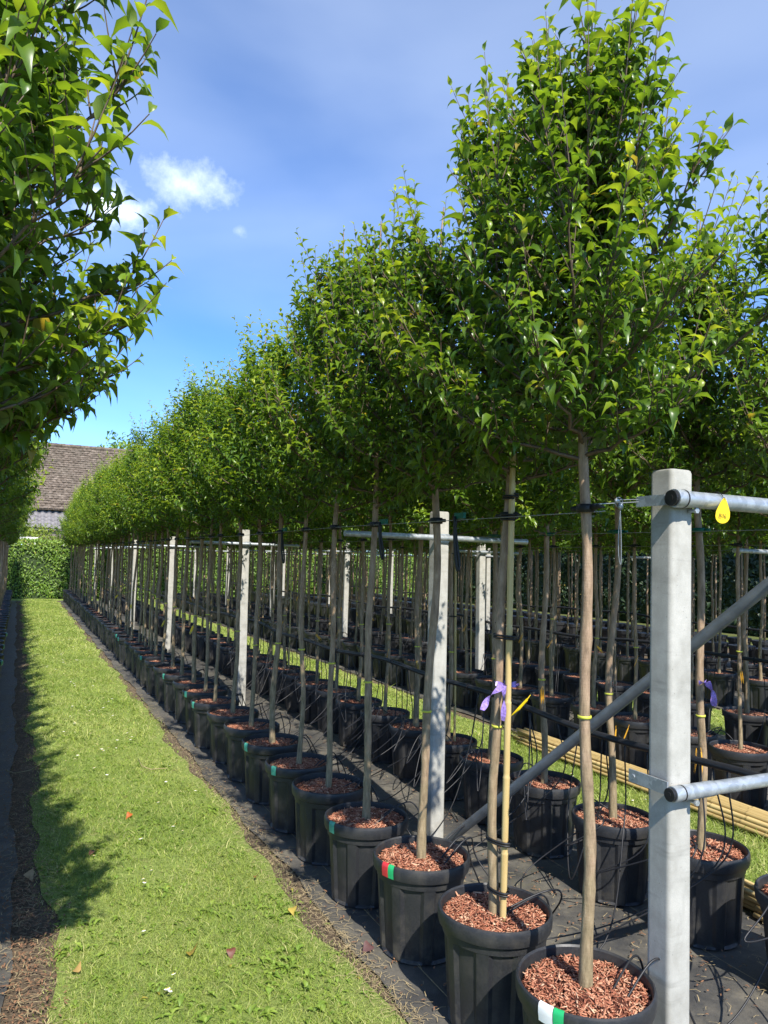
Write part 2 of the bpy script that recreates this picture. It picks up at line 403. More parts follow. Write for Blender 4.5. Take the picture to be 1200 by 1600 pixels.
def fallen(name, a, b):
    a = tuple(x*0.7 for x in a); b = tuple(x*0.7 for x in b); M = Mat(name); M.base(M.ramp(M.noise(M.coord(), 40, 4), [(0.35, a), (0.65, b)]), 0.55); M.translucent(tuple(x*1.2 for x in b), 0.2); return M.m

# ------------------------------------------------------------------ the setting: ground, lawns, fabric
ROW_END = 27.2
P_L, P_1, P_2, P_3, P_4, P_5, P_6 = -0.29, 1.638, 2.83, 4.72, 5.90, 7.85, 9.05
POST_P = {1: 2.306, 2: 5.46, 3: 8.60}
POST_A = [3.917, 8.218, 12.698, 17.04, 21.25, 25.6]

def wob(a, s=0.0):
    return 0.030*np.sin(a*2.1+s) + 0.022*np.sin(a*5.3+1.7*s) + 0.014*np.sin(a*11.9+0.6+s)

def sheet(name, x0, x1, y0, y1, z, mat, nx, ny, amp=0.0, e0=0.0, e1=0.0, seed=0.0, label=None):
    ys = np.linspace(y0, y1, ny); us = np.linspace(0, 1, nx)
    Y, Uu = np.meshgrid(ys, us, indexing='ij')
    L = x0 + e0*wob(Y, seed); Rr = x1 + e1*wob(Y, seed+3)
    X = L + (Rr-L)*Uu
    Z = z + amp*(np.sin(X*9+Y*3.1+seed)*np.sin(Y*7.3-X*4+seed) + 0.6*np.sin(X*23+Y*11)*np.sin(Y*19-X*13) + 0.35*np.sin(X*47-Y*37+seed))
    V = np.stack([X, Y, Z], -1).reshape(-1, 3)
    i = np.arange((ny-1)*(nx-1)); r, c = i//(nx-1), i % (nx-1); a = r*nx+c
    me = npmesh(name, V, [np.stack([a, a+1, a+nx+1, a+nx], 1)], smooth=True)
    return ob(name, me, mat, kind='structure', label=label)

gm = MB(); gm.add([(-300, -300, -0.03), (300, -300, -0.03), (300, 300, -0.03), (-300, 300, -0.03)], [(0, 1, 2, 3)])
ob('ground', gm.mesh('ground'), M_FIELD, kind='structure', label='field soil and turf reaching to the horizon')
sheet('dirt', -3.2, 13.6, -1.5, 27.9, -0.006, M_DIRT, 60, 110, 0.002, label='bare earth strips between the beds and the grass')
LAWNS = [(0.20, 1.30, 0.6), (3.30, 4.42, 0.2), (6.45, 7.50, 0.4)]
for i, (a, b, s) in enumerate(LAWNS):
    sheet('lawn', a, b, -1.0, 28.3, 0.003, M_LAWN, 26, 300, 0.002, 1.0, 1.0, s, label=['sunlit grass path leading to the hedge', 'grass strip behind the second row of pots', 'grass strip beyond the far bed'][i])
sheet('lawn', -6, 24, 27.6, 28.9, 0.0, M_LAWN, 60, 8, 0.002, label='grass crossing at the foot of the hedge')
FAB = [(-2.4, 0.06, 2.0), (1.36, 3.24, 0.0), (4.48, 6.40, 1.0), (7.58, 9.5, 2.4), (10.7, 12.7, 3.1)]
for i, (a, b, s) in enumerate(FAB):
    f = sheet('ground_fabric', a, b, -1.2, 27.55, 0.007, M_FABRIC, 26, 330, 0.0022, 0.55, 0.55, s, label='black woven ground fabric under the potted trees')
    if i == 1:
        for x in (1.55, 2.06, 2.75):
            ys = np.linspace(0.5, 14, 90)
            sm = MB(); pts = [(x+0.004*math.sin(y*2), y, 0.0125) for y in ys]
            V = [(p[0]-0.0016, p[1], p[2]) for p in pts] + [(p[0]+0.0016, p[1], p[2]) for p in pts]
            n = len(pts); sm.add(V, [(k, n+k, n+k+1, k+1) for k in range(n-1)])
            ob('woven_line', sm.mesh('woven_line'), M_WHITE if x == 2.06 else M_STRAW, f)

# ---- grass blades
def blades(name, P, h, w, lean, young, parent=None, mat=M_GRASS, label=None, segs=2):
    n = len(P); az = rng.uniform(0, 2*np.pi, n); face = rng.uniform(0, 2*np.pi, n)
    la = np.stack([np.cos(az), np.sin(az), np.zeros(n)], 1)*(lean*h)[:, None]
    sd = np.stack([np.cos(face), np.sin(face), np.zeros(n)], 1)*(w/2)[:, None]
    up = np.zeros((n, 3)); up[:, 2] = h
    if segs == 2:
        V = np.stack([P-sd, P+sd, P+up*0.55+la*0.3+sd*0.8, P+up*0.55+la*0.3-sd*0.8, P+up*0.92+la], 1).reshape(-1, 3)
        b = np.arange(n)*5
        polys = [np.stack([b, b+1, b+2, b+3], 1), np.stack([b+3, b+2, b+4], 1)]; k = 5
    else:
        V = np.stack([P-sd, P+sd, P+up*0.92+la], 1).reshape(-1, 3); b = np.arange(n)*3
        polys = [np.stack([b, b+1, b+2], 1)]; k = 3
    t = np.zeros((n, 4)); t[:, 0] = young; t[:, 1] = rng.uniform(0, 1, n); t[:, 3] = 1
    me = npmesh(name, V, polys, tint=np.repeat(t, k, 0))
    return ob(name, me, mat, kind='stuff', label=label)

def patchy(x, y):
    return (np.sin(x*6.1+y*2.3)+np.sin(y*4.7-x*3.3+1)+np.sin(x*11+y*7.9+2)+0.8*np.sin(y*1.3+x*2.0))/3.8
def lawn_pts(x0, x1, y0, y1, dens, s):
    n = int((x1-x0+0.16)*(y1-y0)*dens)
    y = rng.uniform(y0, y1, n); u = rng.uniform(-0.08, x1-x0+0.08, n); x = x0+u
    l = x0 + wob(y, s); r = x1 + wob(y, s+3)
    d = np.minimum(x-l, r-x)
    keep = rng.uniform(0, 1, n) < np.clip((d+0.07)/0.16, 0, 1)*(0.62+0.38*patchy(x*1.7, y*1.7))
    x, y, d = x[keep], y[keep], d[keep]
    return np.stack([x, y, np.full(len(x), 0.0)], 1), d
def lawn_blades(name, x0, x1, s, spec, label):
    Ps, hs, ws, yo = [], [], [], []
    for y0, y1, dens, hm, wm in spec:
        P, d = lawn_pts(x0, x1, y0, y1, dens, s); n = len(P)
        pt = patchy(P[:, 0], P[:, 1])
        h = hm*rng.uniform(0.45, 1.25, n)*(1+0.35*pt)*np.clip(0.55+d*3, 0.5, 1.0)*(1+1.3*(rng.uniform(0, 1, n) < 0.03)+0.8*np.clip(patchy(P[:, 0]*2.3+1, P[:, 1]*2.3+5)-0.35, 0, 1)); w = wm*rng.uniform(0.7, 1.3, n)
        yg = np.clip(rng.normal(0.38, 0.24, n)+0.34*patchy(P[:, 0]*0.7+3, P[:, 1]*0.7), 0, 0.78)
        dry = rng.uniform(0, 1, n) < np.where(d < 0.12, 0.30, 0.07+0.16*(patchy(P[:, 0]*1.3+7, P[:, 1]*1.3) < -0.32)); yg[dry] = rng.uniform(0.8, 1.0, dry.sum())
        Ps.append(P); hs.append(h); ws.append(w); yo.append(yg)
    P = np.concatenate(Ps); n = len(P)
    return blades(name, P, np.concatenate(hs), np.concatenate(ws), rng.uniform(0.4, 2.0, n), np.concatenate(yo), label=label)
lawn_blades('grass', 0.20, 1.30, 0.6, [(2.0, 4.0, 36000, 0.022, 0.0027), (4.0, 7.0, 16000, 0.024, 0.0035), (7.0, 13.0, 6500, 0.030, 0.006), (13.0, 28.3, 2200, 0.034, 0.011)], 'short mown grass of the sunlit path')
lawn_blades('grass', 3.30, 4.42, 0.2, [(1.8, 6.0, 11000, 0.036, 0.0045), (6.0, 13.0, 3600, 0.036, 0.008), (13.0, 28.3, 700, 0.036, 0.014)], 'grass strip behind the second row')
lawn_blades('grass', 6.45, 7.50, 0.4, [(5.0, 20.0, 1500, 0.04, 0.012)], 'grass strip beyond the far bed')

# ---- straw and clippings at the fabric edges
def strips(name, n, xs, ys, z, lmin, lmax, w, mat, label):
    x = xs(n); y = ys(n); L = rng.uniform(lmin, lmax, n); az = rng.uniform(0, 2*np.pi, n)
    d = np.stack([np.cos(az), np.sin(az), rng.uniform(-0.05, 0.25, n)], 1); s = np.stack([-np.sin(az), np.cos(az), np.zeros(n)], 1)
    P = np.stack([x, y, np.full(n, z)], 1); bow = s*(rng.uniform(-0.3, 0.3, n)*L)[:, None]
    ww = (w*rng.uniform(0.5, 1.4, n))[:, None]*s/2
    a = P - d*(L/2)[:, None]; a[:, 2] = z; m = P + bow; m[:, 2] += 0.004; b = P + d*(L/2)[:, None]; b[:, 2] = np.maximum(b[:, 2], z)
    V = np.stack([a-ww, a+ww, m+ww, m-ww, b+ww, b-ww], 1).reshape(-1, 3); k = np.arange(n)*6
    me = npmesh(name, V, [np.concatenate([np.stack([k, k+1, k+2, k+3], 1), np.stack([k+3, k+2, k+4, k+5], 1)])])
    return ob(name, me, mat, kind='stuff', label=label)
near = lambda a, b: (lambda n: a + (b-a)*rng.beta(1.0, 2.2, n))
strips('straw', 2600, lambda n: 1.345+rng.normal(0, 0.045, n), near(1.9, 13), 0.014, 0.012, 0.07, 0.0018, M_STRAW, 'dry straw along the edge of the grass path')
strips('straw', 1500, lambda n: 0.12+rng.normal(0, 0.075, n), near(2.0, 13), 0.018, 0.012, 0.06, 0.002, M_STRAW, 'dry clippings on the left fabric edge')
strips('straw', 1300, lambda n: rng.uniform(1.4, 3.25, n), near(1.5, 9), 0.018, 0.01, 0.06, 0.0025, M_STRAW, 'scattered straw on the bed fabric')
M_BROWN = plain('brown_litter', (0.20, 0.105, 0.055), 0.85, 0.4, 50)
strips('leaf_litter', 2400, lambda n: 0.10+rng.normal(0, 0.07, n), near(2.0, 12), 0.018, 0.006, 0.025, 0.005, M_BROWN, 'brown litter along the left fabric edge')
strips('leaf_litter', 1500, lambda n: rng.uniform(1.38, 3.2, n), near(1.5, 9), 0.019, 0.008, 0.03, 0.006, M_BROWN, 'bark crumbs spilled on the bed fabric')

# ------------------------------------------------------------------ leaves
def leaf_template(kind, curl):
    """unit leaf along +Y, upper face +Z"""
    if kind == 'full':
        st = [(0.10, 0.15), (0.32, 0.43), (0.58, 0.42), (0.83, 0.16)]
    elif kind == 'mid':
        st = [(0.12, 0.16), (0.45, 0.47), (0.78, 0.24)]
    else:
        st = [(0.45, 0.48)]
    def bendz(t): return -curl*t*t*0.55 + 0.13*math.sin(t*math.pi)
    def yy(t): return t*(1-0.10*curl*t)
    V = [(0, 0, 0)]
    for t, w in st:
        fold = 0.32*w
        wav = 0.03*math.sin(t*9)
        V += [(-w, yy(t), bendz(t)+fold+wav), (0, yy(t), bendz(t)), (w, yy(t), bendz(t)+fold-wav)]
    V.append((0, yy(1.0), bendz(1.0)-0.06)); n = len(V)
    T = [(0, 2, 1), (0, 3, 2)]; Q = []
    for i in range(len(st)-1):
        a = 1+3*i; Q += [(a, a+1, a+4, a+3), (a+1, a+2, a+5, a+4)]
    a = 1+3*(len(st)-1); T += [(a, a+1, n-1), (a+1, a+2, n-1)]
    return np.array(V, float), np.array(T), (np.array(Q) if Q else np.zeros((0, 4), int))
LEAF_W = 0.52
TPL = {k: [leaf_template(k, c) for c in (0.25, 0.6, 1.05)] for k in ('full', 'mid', 'low')}

def leaf_frames(D, N):
    D = D/np.linalg.norm(D, axis=1, keepdims=True)
    S = np.cross(D, N); S /= np.linalg.norm(S, axis=1, keepdims=True)+1e-9
    N = np.cross(S, D); return D, S, N
def leaves_mesh(name, lv, kind, mask=None):
    """lv: dict of arrays P, D, N, L, A(age), C(curl index)"""
    idx = np.arange(len(lv['L'])) if mask is None else np.nonzero(mask)[0]
    Vs, Ts, Qs, tint, off = [], [], [], [], 0
    for c in range(3):
        ii = idx[lv['C'][idx] == c]
        if len(ii) == 0: continue
        tv, tt, tq = TPL[kind][c]
        D, S, N = leaf_frames(lv['D'][ii], lv['N'][ii]); L = lv['L'][ii][:, None, None]
        V = lv['P'][ii][:, None, :] + L*(tv[None, :, 0:1]*LEAF_W*S[:, None, :] + tv[None, :, 1:2]*D[:, None, :] + tv[None, :, 2:3]*N[:, None, :])
        n, k = len(ii), len(tv); o = (off + np.arange(n)*k)[:, None, None]
        Vs.append(V.reshape(-1, 3)); Ts.append((tt[None]+o).reshape(-1, 3))
        if len(tq): Qs.append((tq[None]+o).reshape(-1, 4))
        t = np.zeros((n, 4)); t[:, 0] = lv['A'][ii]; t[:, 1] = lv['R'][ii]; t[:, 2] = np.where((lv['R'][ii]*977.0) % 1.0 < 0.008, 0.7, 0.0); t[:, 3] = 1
        tint.append(np.repeat(t, k, 0)); off += n*k
    polys = [np.concatenate(Ts)] + ([np.concatenate(Qs)] if Qs else [])
    return npmesh(name, np.concatenate(Vs), polys, smooth=True, tint=np.concatenate(tint))

def np_tubes(segs, n):
    """segs: list of (pts (m,3), radii (m,)) with the same m -> verts, quads"""
    out_v, out_q, off = [], [], 0
    for P, Rd in segs:
        m = len(P); T = np.gradient(P, axis=0); T /= np.linalg.norm(T, axis=1, keepdims=True)+1e-9
        a = np.array([0, 0, 1.0]) if abs(T[0, 2]) < 0.8 else np.array([1.0, 0, 0])
        u = np.cross(T, a); u /= np.linalg.norm(u, axis=1, keepdims=True)+1e-9; w = np.cross(T, u)
        ang = 2*np.pi*np.arange(n)/n
        V = P[:, None, :] + Rd[:, None, None]*(u[:, None, :]*np.cos(ang)[None, :, None] + w[:, None, :]*np.sin(ang)[None, :, None])
        out_v.append(V.reshape(-1, 3)); k = np.arange(n); r = np.arange(m-1)[:, None]*n
        q = np.stack([r+k, r+(k+1) % n, r+n+(k+1) % n, r+n+k], -1).reshape(-1, 4)+off
        out_q.append(q); off += m*n
    return np.concatenate(out_v), np.concatenate(out_q)

SOIL_Z = 0.345
def gen_tree(seed, H=3.55, zc=1.93, R=0.47, nbr=30, leaf=0.060, dens=2.3, lean=(0, 0), low=0.66, jit=(0.70, 1.13)):
    r = np.random.default_rng(seed)
    # trunk with leader
    zs = np.concatenate([np.linspace(SOIL_Z-0.03, zc, 64), np.linspace(zc, H-0.03, 14)[1:]])
    ph = r.uniform(0, 6.28, 4)
    wx = 0.014*np.sin(zs*2.6+ph[0]) + 0.007*np.sin(zs*6.5+ph[1]); wy = 0.014*np.sin(zs*2.3+ph[2]) + 0.007*np.sin(zs*5.9+ph[3])
    fade = np.clip((zs-SOIL_Z)/0.5, 0, 1)
    axis = np.stack([wx*fade + lean[0]*(zs-SOIL_Z), wy*fade + lean[1]*(zs-SOIL_Z), zs], 1)
    rb = r.uniform(0.0158, 0.0195)
    rad = np.interp(zs, [0.3, 0.40, 0.55, 1.9, 2.5, H], [rb*1.35, rb*1.15, rb, rb*0.86, rb*0.5, 0.0025]) * (1+0.06*np.sin(zs*23+ph[1])*np.sin(zs*9.1+ph[0]))
    for _ in range(9):
        k = r.uniform(0.5, 1.85); rad = rad*(1+r.uniform(0.03, 0.10)*np.exp(-((zs-k)/0.022)**2))
    trunk = [(axis, rad)]
    def ax(z): return np.array([np.interp(z, zs, axis[:, 0]), np.interp(z, zs, axis[:, 1]), z])
    P, D, N, Ln, A, twigs, limbs = [], [], [], [], [], [], []
    ga = r.uniform(0, 6.28)
    def shoot(p0, d0, length, young, ls, sparse=1.0):
        """a leafy shoot: leaves in a spiral, youngest at the tip"""
        m = 5; t = np.linspace(0, 1, m)
        d0 = d0/np.linalg.norm(d0); upb = np.array([0, 0, 1.0])
        pts = p0 + (d0[None]*t[:, None] + upb[None]*(0.28*t*t)[:, None])*length
        twigs.append((pts, np.interp(t, [0, 1], [0.0028, 0.0011])))
        step = 0.0170*sparse; nl = max(4, int(length/step)); a = r.uniform(0, 6.28)
        for i in range(nl):
            tt = 0.10 + 0.90*i/(nl-1); a += 2.4 + r.normal(0, 0.25)
            f = tt*(m-1); k = min(int(f), m-2); b = pts[k]+(pts[k+1]-pts[k])*(f-k); tg = pts[k+1]-pts[k]; tg = tg/np.linalg.norm(tg)
            e1 = np.cross(tg, [0.3, 0.5, 0.81]); e1 /= np.linalg.norm(e1); e2 = np.cross(tg, e1)
            rad_ = e1*math.cos(a)+e2*math.sin(a)
            tip = max(0.0, (tt-0.72)/0.28)
            dirn = rad_*(1.0-0.35*tip) + tg*(0.30+0.75*tip) + np.array([0, 0, 0.10+0.2*tip]) + r.normal(0, 0.16, 3)
            nrm = tg*0.8 + np.array([0, 0, 0.75]) - rad_*0.15 + r.normal(0, 0.22, 3)
            P.append(b+rad_*0.003); D.append(dirn); N.append(nrm)
            Ln.append(ls*r.uniform(0.58, 1.28)*(1-0.42*tip)*(0.85+0.15*min(1, tt*3)))
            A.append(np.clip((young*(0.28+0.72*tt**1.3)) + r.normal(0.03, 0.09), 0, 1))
    for i in range(nbr):
        u = (i+r.uniform(0.1, 0.9))/nbr
        za = zc + 0.02 + (H-zc-0.40)*u**1.15; ga += 2.4+r.normal(0, 0.3)
        rise = np.interp(u, [0, 0.25, 0.6, 1.0], [0.20, 0.36, 0.42, 0.30])*r.uniform(0.7, 1.3)
        if i < 4: rise *= 0.6
        rise = min(rise, max(0.08, H-0.27-za))
        v = (za+rise+0.08-zc)/(H-zc)
        prof = np.interp(v, [0, 0.14, 0.36, 0.55, 0.72, 0.86, 1.0], [low*0.85, 0.5*low+0.5, 1.0, 0.84, 0.58, 0.34, 0.12])
        rr = R*prof*r.uniform(*jit)
        out = np.array([math.cos(ga), math.sin(ga), 0]); p0 = ax(za)
        t = np.linspace(0, 1, 9)[:, None]
        p1 = p0 + out*rr*0.62 + np.array([0, 0, rise*0.30]); p2 = p0 + out*rr + np.array([0, 0, rise])
        C = (1-t)**2*p0 + 2*t*(1-t)*p1 + t*t*p2 + np.concatenate([np.zeros((1, 3)), r.normal(0, 0.006, (8, 3))])
        L = np.linalg.norm(np.diff(C, axis=0), axis=1).sum()
        limbs.append((C, np.interp(t[:, 0], [0, 0.5, 1], [0.0075, 0.0048, 0.0018])))
        ns = int((L*15.5)*dens*(1.45 if i < 9 else 1.0))
        for j in range(ns):
            tt = 0.05 + 0.91*(j+r.uniform(0, 1))/ns
            f = tt*8; k = min(int(f), 7); b = C[k]+(C[k+1]-C[k])*(f-k); tg = (C[k+1]-C[k]); tg /= np.linalg.norm(tg)
            aa = r.uniform(0, 6.28); sidev = np.array([math.cos(aa), math.sin(aa), 0.15])
            dd = tg*0.55 + sidev*0.75 + out*0.22*tt + np.array([0, 0, 0.25])
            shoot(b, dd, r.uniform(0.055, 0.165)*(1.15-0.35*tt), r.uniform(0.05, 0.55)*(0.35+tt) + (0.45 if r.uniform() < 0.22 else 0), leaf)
        tg = C[8]-C[7]
        shoot(C[7], tg/np.linalg.norm(tg)*0.8+np.array([0, 0, 0.4]), r.uniform(0.13, 0.30), r.uniform(0.6, 1.1), leaf*1.02, 1.15)
    # leader tip
    p0 = ax(H-0.34)
    shoot(p0, np.array([r.normal(0, 0.06), r.normal(0, 0.06), 1.0]), 0.27, 0.85, leaf*1.03, 1.1)
    for j in range(int(22*dens)):
        zz_ = r.uniform(zc+0.12, H-0.3); aa = r.uniform(0, 6.28)
        shoot(ax(zz_), np.array([math.cos(aa), math.sin(aa), 0.9]), r.uniform(0.1, 0.2), r.uniform(0.2, 0.7), leaf)
    n = len(Ln)
    lv = dict(P=np.array(P), D=np.array(D), N=np.array(N), L=np.array(Ln), A=np.array(A), R=r.uniform(0, 1, n), C=r.integers(0, 3, n))
    return dict(trunk=trunk, limbs=limbs, twigs=twigs, lv=lv, ax=ax)

def trunk_mesh(name, tr, nside=10, twigs=True):
    v1, q1 = np_tubes(tr['trunk'], nside); v2, q2 = np_tubes(tr['limbs'], 4)
    V, Q = [v1, v2], [q1, q2+len(v1)]
    o = len(v1)+len(v2); mi = [np.zeros(len(q1), int), np.ones(len(q2), int)]
    if twigs:
        v3, q3 = np_tubes(tr['twigs'], 3); V.append(v3); Q.append(q3+o); mi.append(np.ones(len(q3), int))
    me = npmesh(name, np.concatenate(V), [np.concatenate(Q)], smooth=True)
    me.materials.append(M_BARK); me.materials.append(M_TWIG)
    me.polygons.foreach_set('material_index', np.concatenate(mi).astype(np.int32)); return me

# ------------------------------------------------------------------ pot, mulch and the small parts of a potted tree
POT_H, RIM_R = 0.385, 0.215
def pot_mesh(name, seg=80):
    prof = [(0.0, 0.168), (0.010, 0.172), (0.030, 0.174), (0.292, 0.194), (0.305, 0.1945), (0.325, 0.198), (0.332, 0.2115), (0.344, 0.2145), (0.372, 0.2165), (0.382, 0.2135), (0.386, 0.2075), (0.380, 0.2025), (0.340, 0.199), (0.300, 0.196)]
    V, F = [], []
    for zi, (zv, rv) in enumerate(prof):
        for k in range(seg):
            th = 2*math.pi*k/seg; ph = (k % 10); rr = rv
            if zi in (1, 2, 3):                        # ten shallow recessed panels, ledge on top
                if ph in (1, 2, 3, 4, 5, 6): rr -= 0.0150
                elif ph in (0, 7): rr -= 0.002
            V.append((rr*math.cos(th), rr*math.sin(th), zv))
    m = len(prof)
    for i in range(m-1):
        for k in range(seg):
            F.append((i*seg+k, i*seg+(k+1) % seg, (i+1)*seg+(k+1) % seg, (i+1)*seg+k))
    F.append(tuple(reversed(range(seg))))
    me = bpy.data.meshes.new(name); me.from_pydata(V, [], F); me.update(); smooth_angle(me, 32); me.materials.append(M_POT); return me
POT_ME = pot_mesh('pot')

def mulch_mesh(name, seed, n=950):
    r = np.random.default_rng(seed); nr, ns = 9, 36
    V, Q = [], []
    for i in range(nr+1):
        rho = 0.199*i/nr
        for k in range(ns):
            th = 2*np.pi*k/ns
            zz_ = SOIL_Z + 0.012*(1-(i/nr)**2) + 0.006*math.sin(rho*60+seed+k*0.5)*(i > 0) + 0.004*math.sin(th*5+seed)
            V.append((rho*math.cos(th), rho*math.sin(th), zz_))
    for i in range(nr):
        for k in range(ns): Q.append((i*ns+k, i*ns+(k+1) % ns, (i+1)*ns+(k+1) % ns, (i+1)*ns+k))
    rho = 0.192*np.sqrt(r.uniform(0, 1, n)); th = r.uniform(0, 6.283, n)
    P = np.stack([rho*np.cos(th), rho*np.sin(th), SOIL_Z+0.010*(1-(rho/0.2)**2)+r.uniform(0.0, 0.014, n)], 1)
    L = r.gamma(2.6, 0.0042, n)+0.004; W = np.clip(L, 0.007, 0.03)*r.uniform(0.12, 0.36, n); T = r.uniform(0.0012, 0.003, n)
    az = r.uniform(0, 6.283, n); el = r.normal(0, 0.32, n)
    d = np.stack([np.cos(az)*np.cos(el), np.sin(az)*np.cos(el), np.sin(el)], 1)
    up = np.stack([r.normal(0, 0.35, n), r.normal(0, 0.35, n), np.ones(n)], 1)
    s = np.cross(d, up); s /= np.linalg.norm(s, axis=1, keepdims=True); u = np.cross(s, d)
    c = np.array([(x, y, z_) for z_ in (-1, 1) for x, y in ((-1, -1), (1, -1), (1, 1), (-1, 1))], float)
    tap = np.where(c[:, 0] > 0, 0.55, 1.0)
    CV = P[:, None] + (c[None, :, 0:1]*(L/2)[:, None, None])*d[:, None] + (c[None, :, 1:2]*tap[None, :, None]*(W/2)[:, None, None])*s[:, None] + (c[None, :, 2:3]*(T/2)[:, None, None])*u[:, None]
    CV = CV.reshape(-1, 3); fq = np.array([(3, 2, 1, 0), (4, 5, 6, 7), (0, 1, 5, 4), (1, 2, 6, 5), (2, 3, 7, 6), (3, 0, 4, 7)])
    o = len(V); q2 = (fq[None]+(o+np.arange(n)*8)[:, None, None]).reshape(-1, 4)
    t = np.zeros((o+n*8, 4)); tt = np.zeros((n, 4)); tt[:, 0] = np.clip(r.beta(2.2, 2.4, n), 0, 1); t[o:] = np.repeat(tt, 8, 0)
    me = npmesh(name, np.concatenate([np.array(V), CV]), [np.concatenate([np.array(Q), q2])], tint=t)
    me.materials.append(M_SOIL); me.materials.append(M_CHIP)
    me.polygons.foreach_set('material_index', np.concatenate([np.zeros(len(Q)), np.ones(len(q2))]).astype(np.int32)); return me
MULCH_ME = [mulch_mesh('mulch', s, 2600) for s in range(4)]

def ring_mesh(name, r0, h, mat, n=14, wall=0.0025, oval=1.0, knot=False):
    V, F = [], []
    for rr, z_ in ((r0+wall, -h/2), (r0+wall*1.3, 0), (r0+wall, h/2), (r0, h/2), (r0, -h/2)):
        for k in range(n):
            th = 2*math.pi*k/n; V.append((rr*math.cos(th), rr*oval*math.sin(th), z_))
    for i in range(5):
        for k in range(n): F.append((i*n+k, i*n+(k+1) % n, ((i+1) % 5)*n+(k+1) % n, ((i+1) % 5)*n+k))
    m = MB(); m.add(V, F)
    if knot:
        m.tube([(0.0, r0*oval, 0), (0.004, r0*oval+0.035, 0.004), (0.0, r0*oval+0.06, 0)], [0.012, 0.008, 0.003], 6)
        m.box((0.010, -r0*oval-0.015, 0.0), (0.012, 0.03, 0.014))
    me = m.mesh(name, True); me.materials.append(mat); return me
BAND_ME = ring_mesh('yellow_band', 0.0190, 0.009, M_YBAND)
TIE_ME = ring_mesh('tree_tie', 0.0195, 0.026, M_RUBBER, oval=1.25, knot=True, wall=0.006)
TIE_G = ring_mesh('tree_tie', 0.0195, 0.020, M_CLIP, oval=1.2, knot=True, wall=0.005)

def tape_mesh(name, th0, th1, mat, low=0.30):
    prof = [(0.335, 0.2155), (0.358, 0.2185), (0.374, 0.2185), (0.384, 0.2155), (0.3885, 0.2075), (0.383, 0.2005)]
    V, F = [], []; n = 6
    for z_, rr in prof:
        for k in range(n+1):
            th = th0+(th1-th0)*k/n; V.append((rr*math.cos(th), rr*math.sin(th), z_))
    for i in range(len(prof)-1):
        for k in range(n): a = i*(n+1)+k; F.append((a, a+1, a+n+2, a+n+1))
    m = MB(); m.add(V, F); me = m.mesh(name, True); me.materials.append(mat); return me
A_W = math.radians(205)
TAPES = {
    'teal': [tape_mesh('rim_tape', math.radians(194), math.radians(205), M_TEAL)],
    'redgreen': [tape_mesh('rim_tape', math.radians(190), math.radians(200), M_RED), tape_mesh('rim_tape', math.radians(200), math.radians(208), M_GREEN)],
    'whitegreen': [tape_mesh('rim_tape', math.radians(191), math.radians(204), M_WHITE), tape_mesh('rim_tape', math.radians(204.5), math.radians(213), M_GREEN)],
    'left_teal': [tape_mesh('rim_tape', math.radians(-28), math.radians(-8), M_TEAL)],
    'left_redgreen': [tape_mesh('rim_tape', math.radians(-30), math.radians(-16), M_GREEN), tape_mesh('rim_tape', math.radians(-16), math.radians(-2), M_RED)],
}
def tag_strip(name, mat):
    m = MB()
    for k, (dx, dy) in enumerate(((0.0, 0.0), (0.009, 0.006))):
        m.add([(dx-0.004, dy, 0), (dx+0.004, dy, 0), (dx+0.0055, dy+0.004, -0.05), (dx-0.0055, dy+0.004, -0.05), (dx, dy+0.012, -0.092)], [(0, 1, 2, 3), (3, 2, 4)])
        m.tube([(dx, dy, 0.0), (dx*0.3, dy*0.3, 0.02)], 0.0012, 4)
    me = m.mesh(name); me.materials.append(mat); return me
TAG_Y = tag_strip('plant_tag', M_YELLOW); TAG_O = tag_strip('plant_tag', M_ORANGE)

CANE = {}
def cane_mesh(L, r0=0.0105):
    key = (round(L, 2), r0)
    if key in CANE: return CANE[key]
    m = MB(); pts, rad = [], []; z_ = 0.0
    while z_ < L:
        nx = min(L, z_+0.27)
        for dz, k in ((0.0, 1.10), (0.004, 1.14), (0.009, 0.95), (0.02, 1.0)):
            if z_+dz < L: pts.append((0.002*math.sin(z_*3), 0, z_+dz)); rad.append(r0*k*(1-0.10*z_/L))
        z_ = nx
    pts.append((0, 0, L)); rad.append(r0*0.9)
    m.tube(pts, rad, 10); me = m.mesh('support_cane', True); me.materials.append(M_BAMBOO); CANE[key] = me; return me

m = MB(); m.tube([(0.045*math.cos(t_)*0.55+0.022, 0.032*math.sin(t_), 0) for t_ in np.linspace(0, 6.28, 12)], 0.004, 5, False)
CTIE = m.mesh('cane_tie'); CTIE.materials.append(M_RUBBER)

# ------------------------------------------------------------------ trees
ORD1 = ['', 'first', 'second', 'third', 'fourth', 'fifth', 'sixth', 'seventh', 'eighth', 'ninth', 'tenth', 'eleventh', 'twelfth', 'thirteenth', 'fourteenth', 'fifteenth', 'sixteenth', 'seventeenth', 'eighteenth', 'nineteenth', 'twentieth']
def ordinal(n):
    if n <= 20: return ORD1[n]
    tens = {2: 'twenty', 3: 'thirty', 4: 'forty', 5: 'fifty'}; tie = {3: 'thirtieth', 4: 'fortieth', 5: 'fiftieth'}
    return tie[n//10] if n % 10 == 0 else tens[n//10]+'-'+ORD1[n % 10]

VAR = []
for k in range(7):
    tr = gen_tree(100+k, H=3.32+0.052*k, R=(0.50, 0.46, 0.53)[k % 3], low=(0.66, 0.8, 0.55, 0.72)[k % 4], nbr=32, dens=2.0, zc=1.86)
    VAR.append((trunk_mesh('trunk', tr, 8, False), leaves_mesh('crown', tr['lv'], 'mid'), tr['ax']))
    VAR[-1][1].materials.append(M_LEAF)

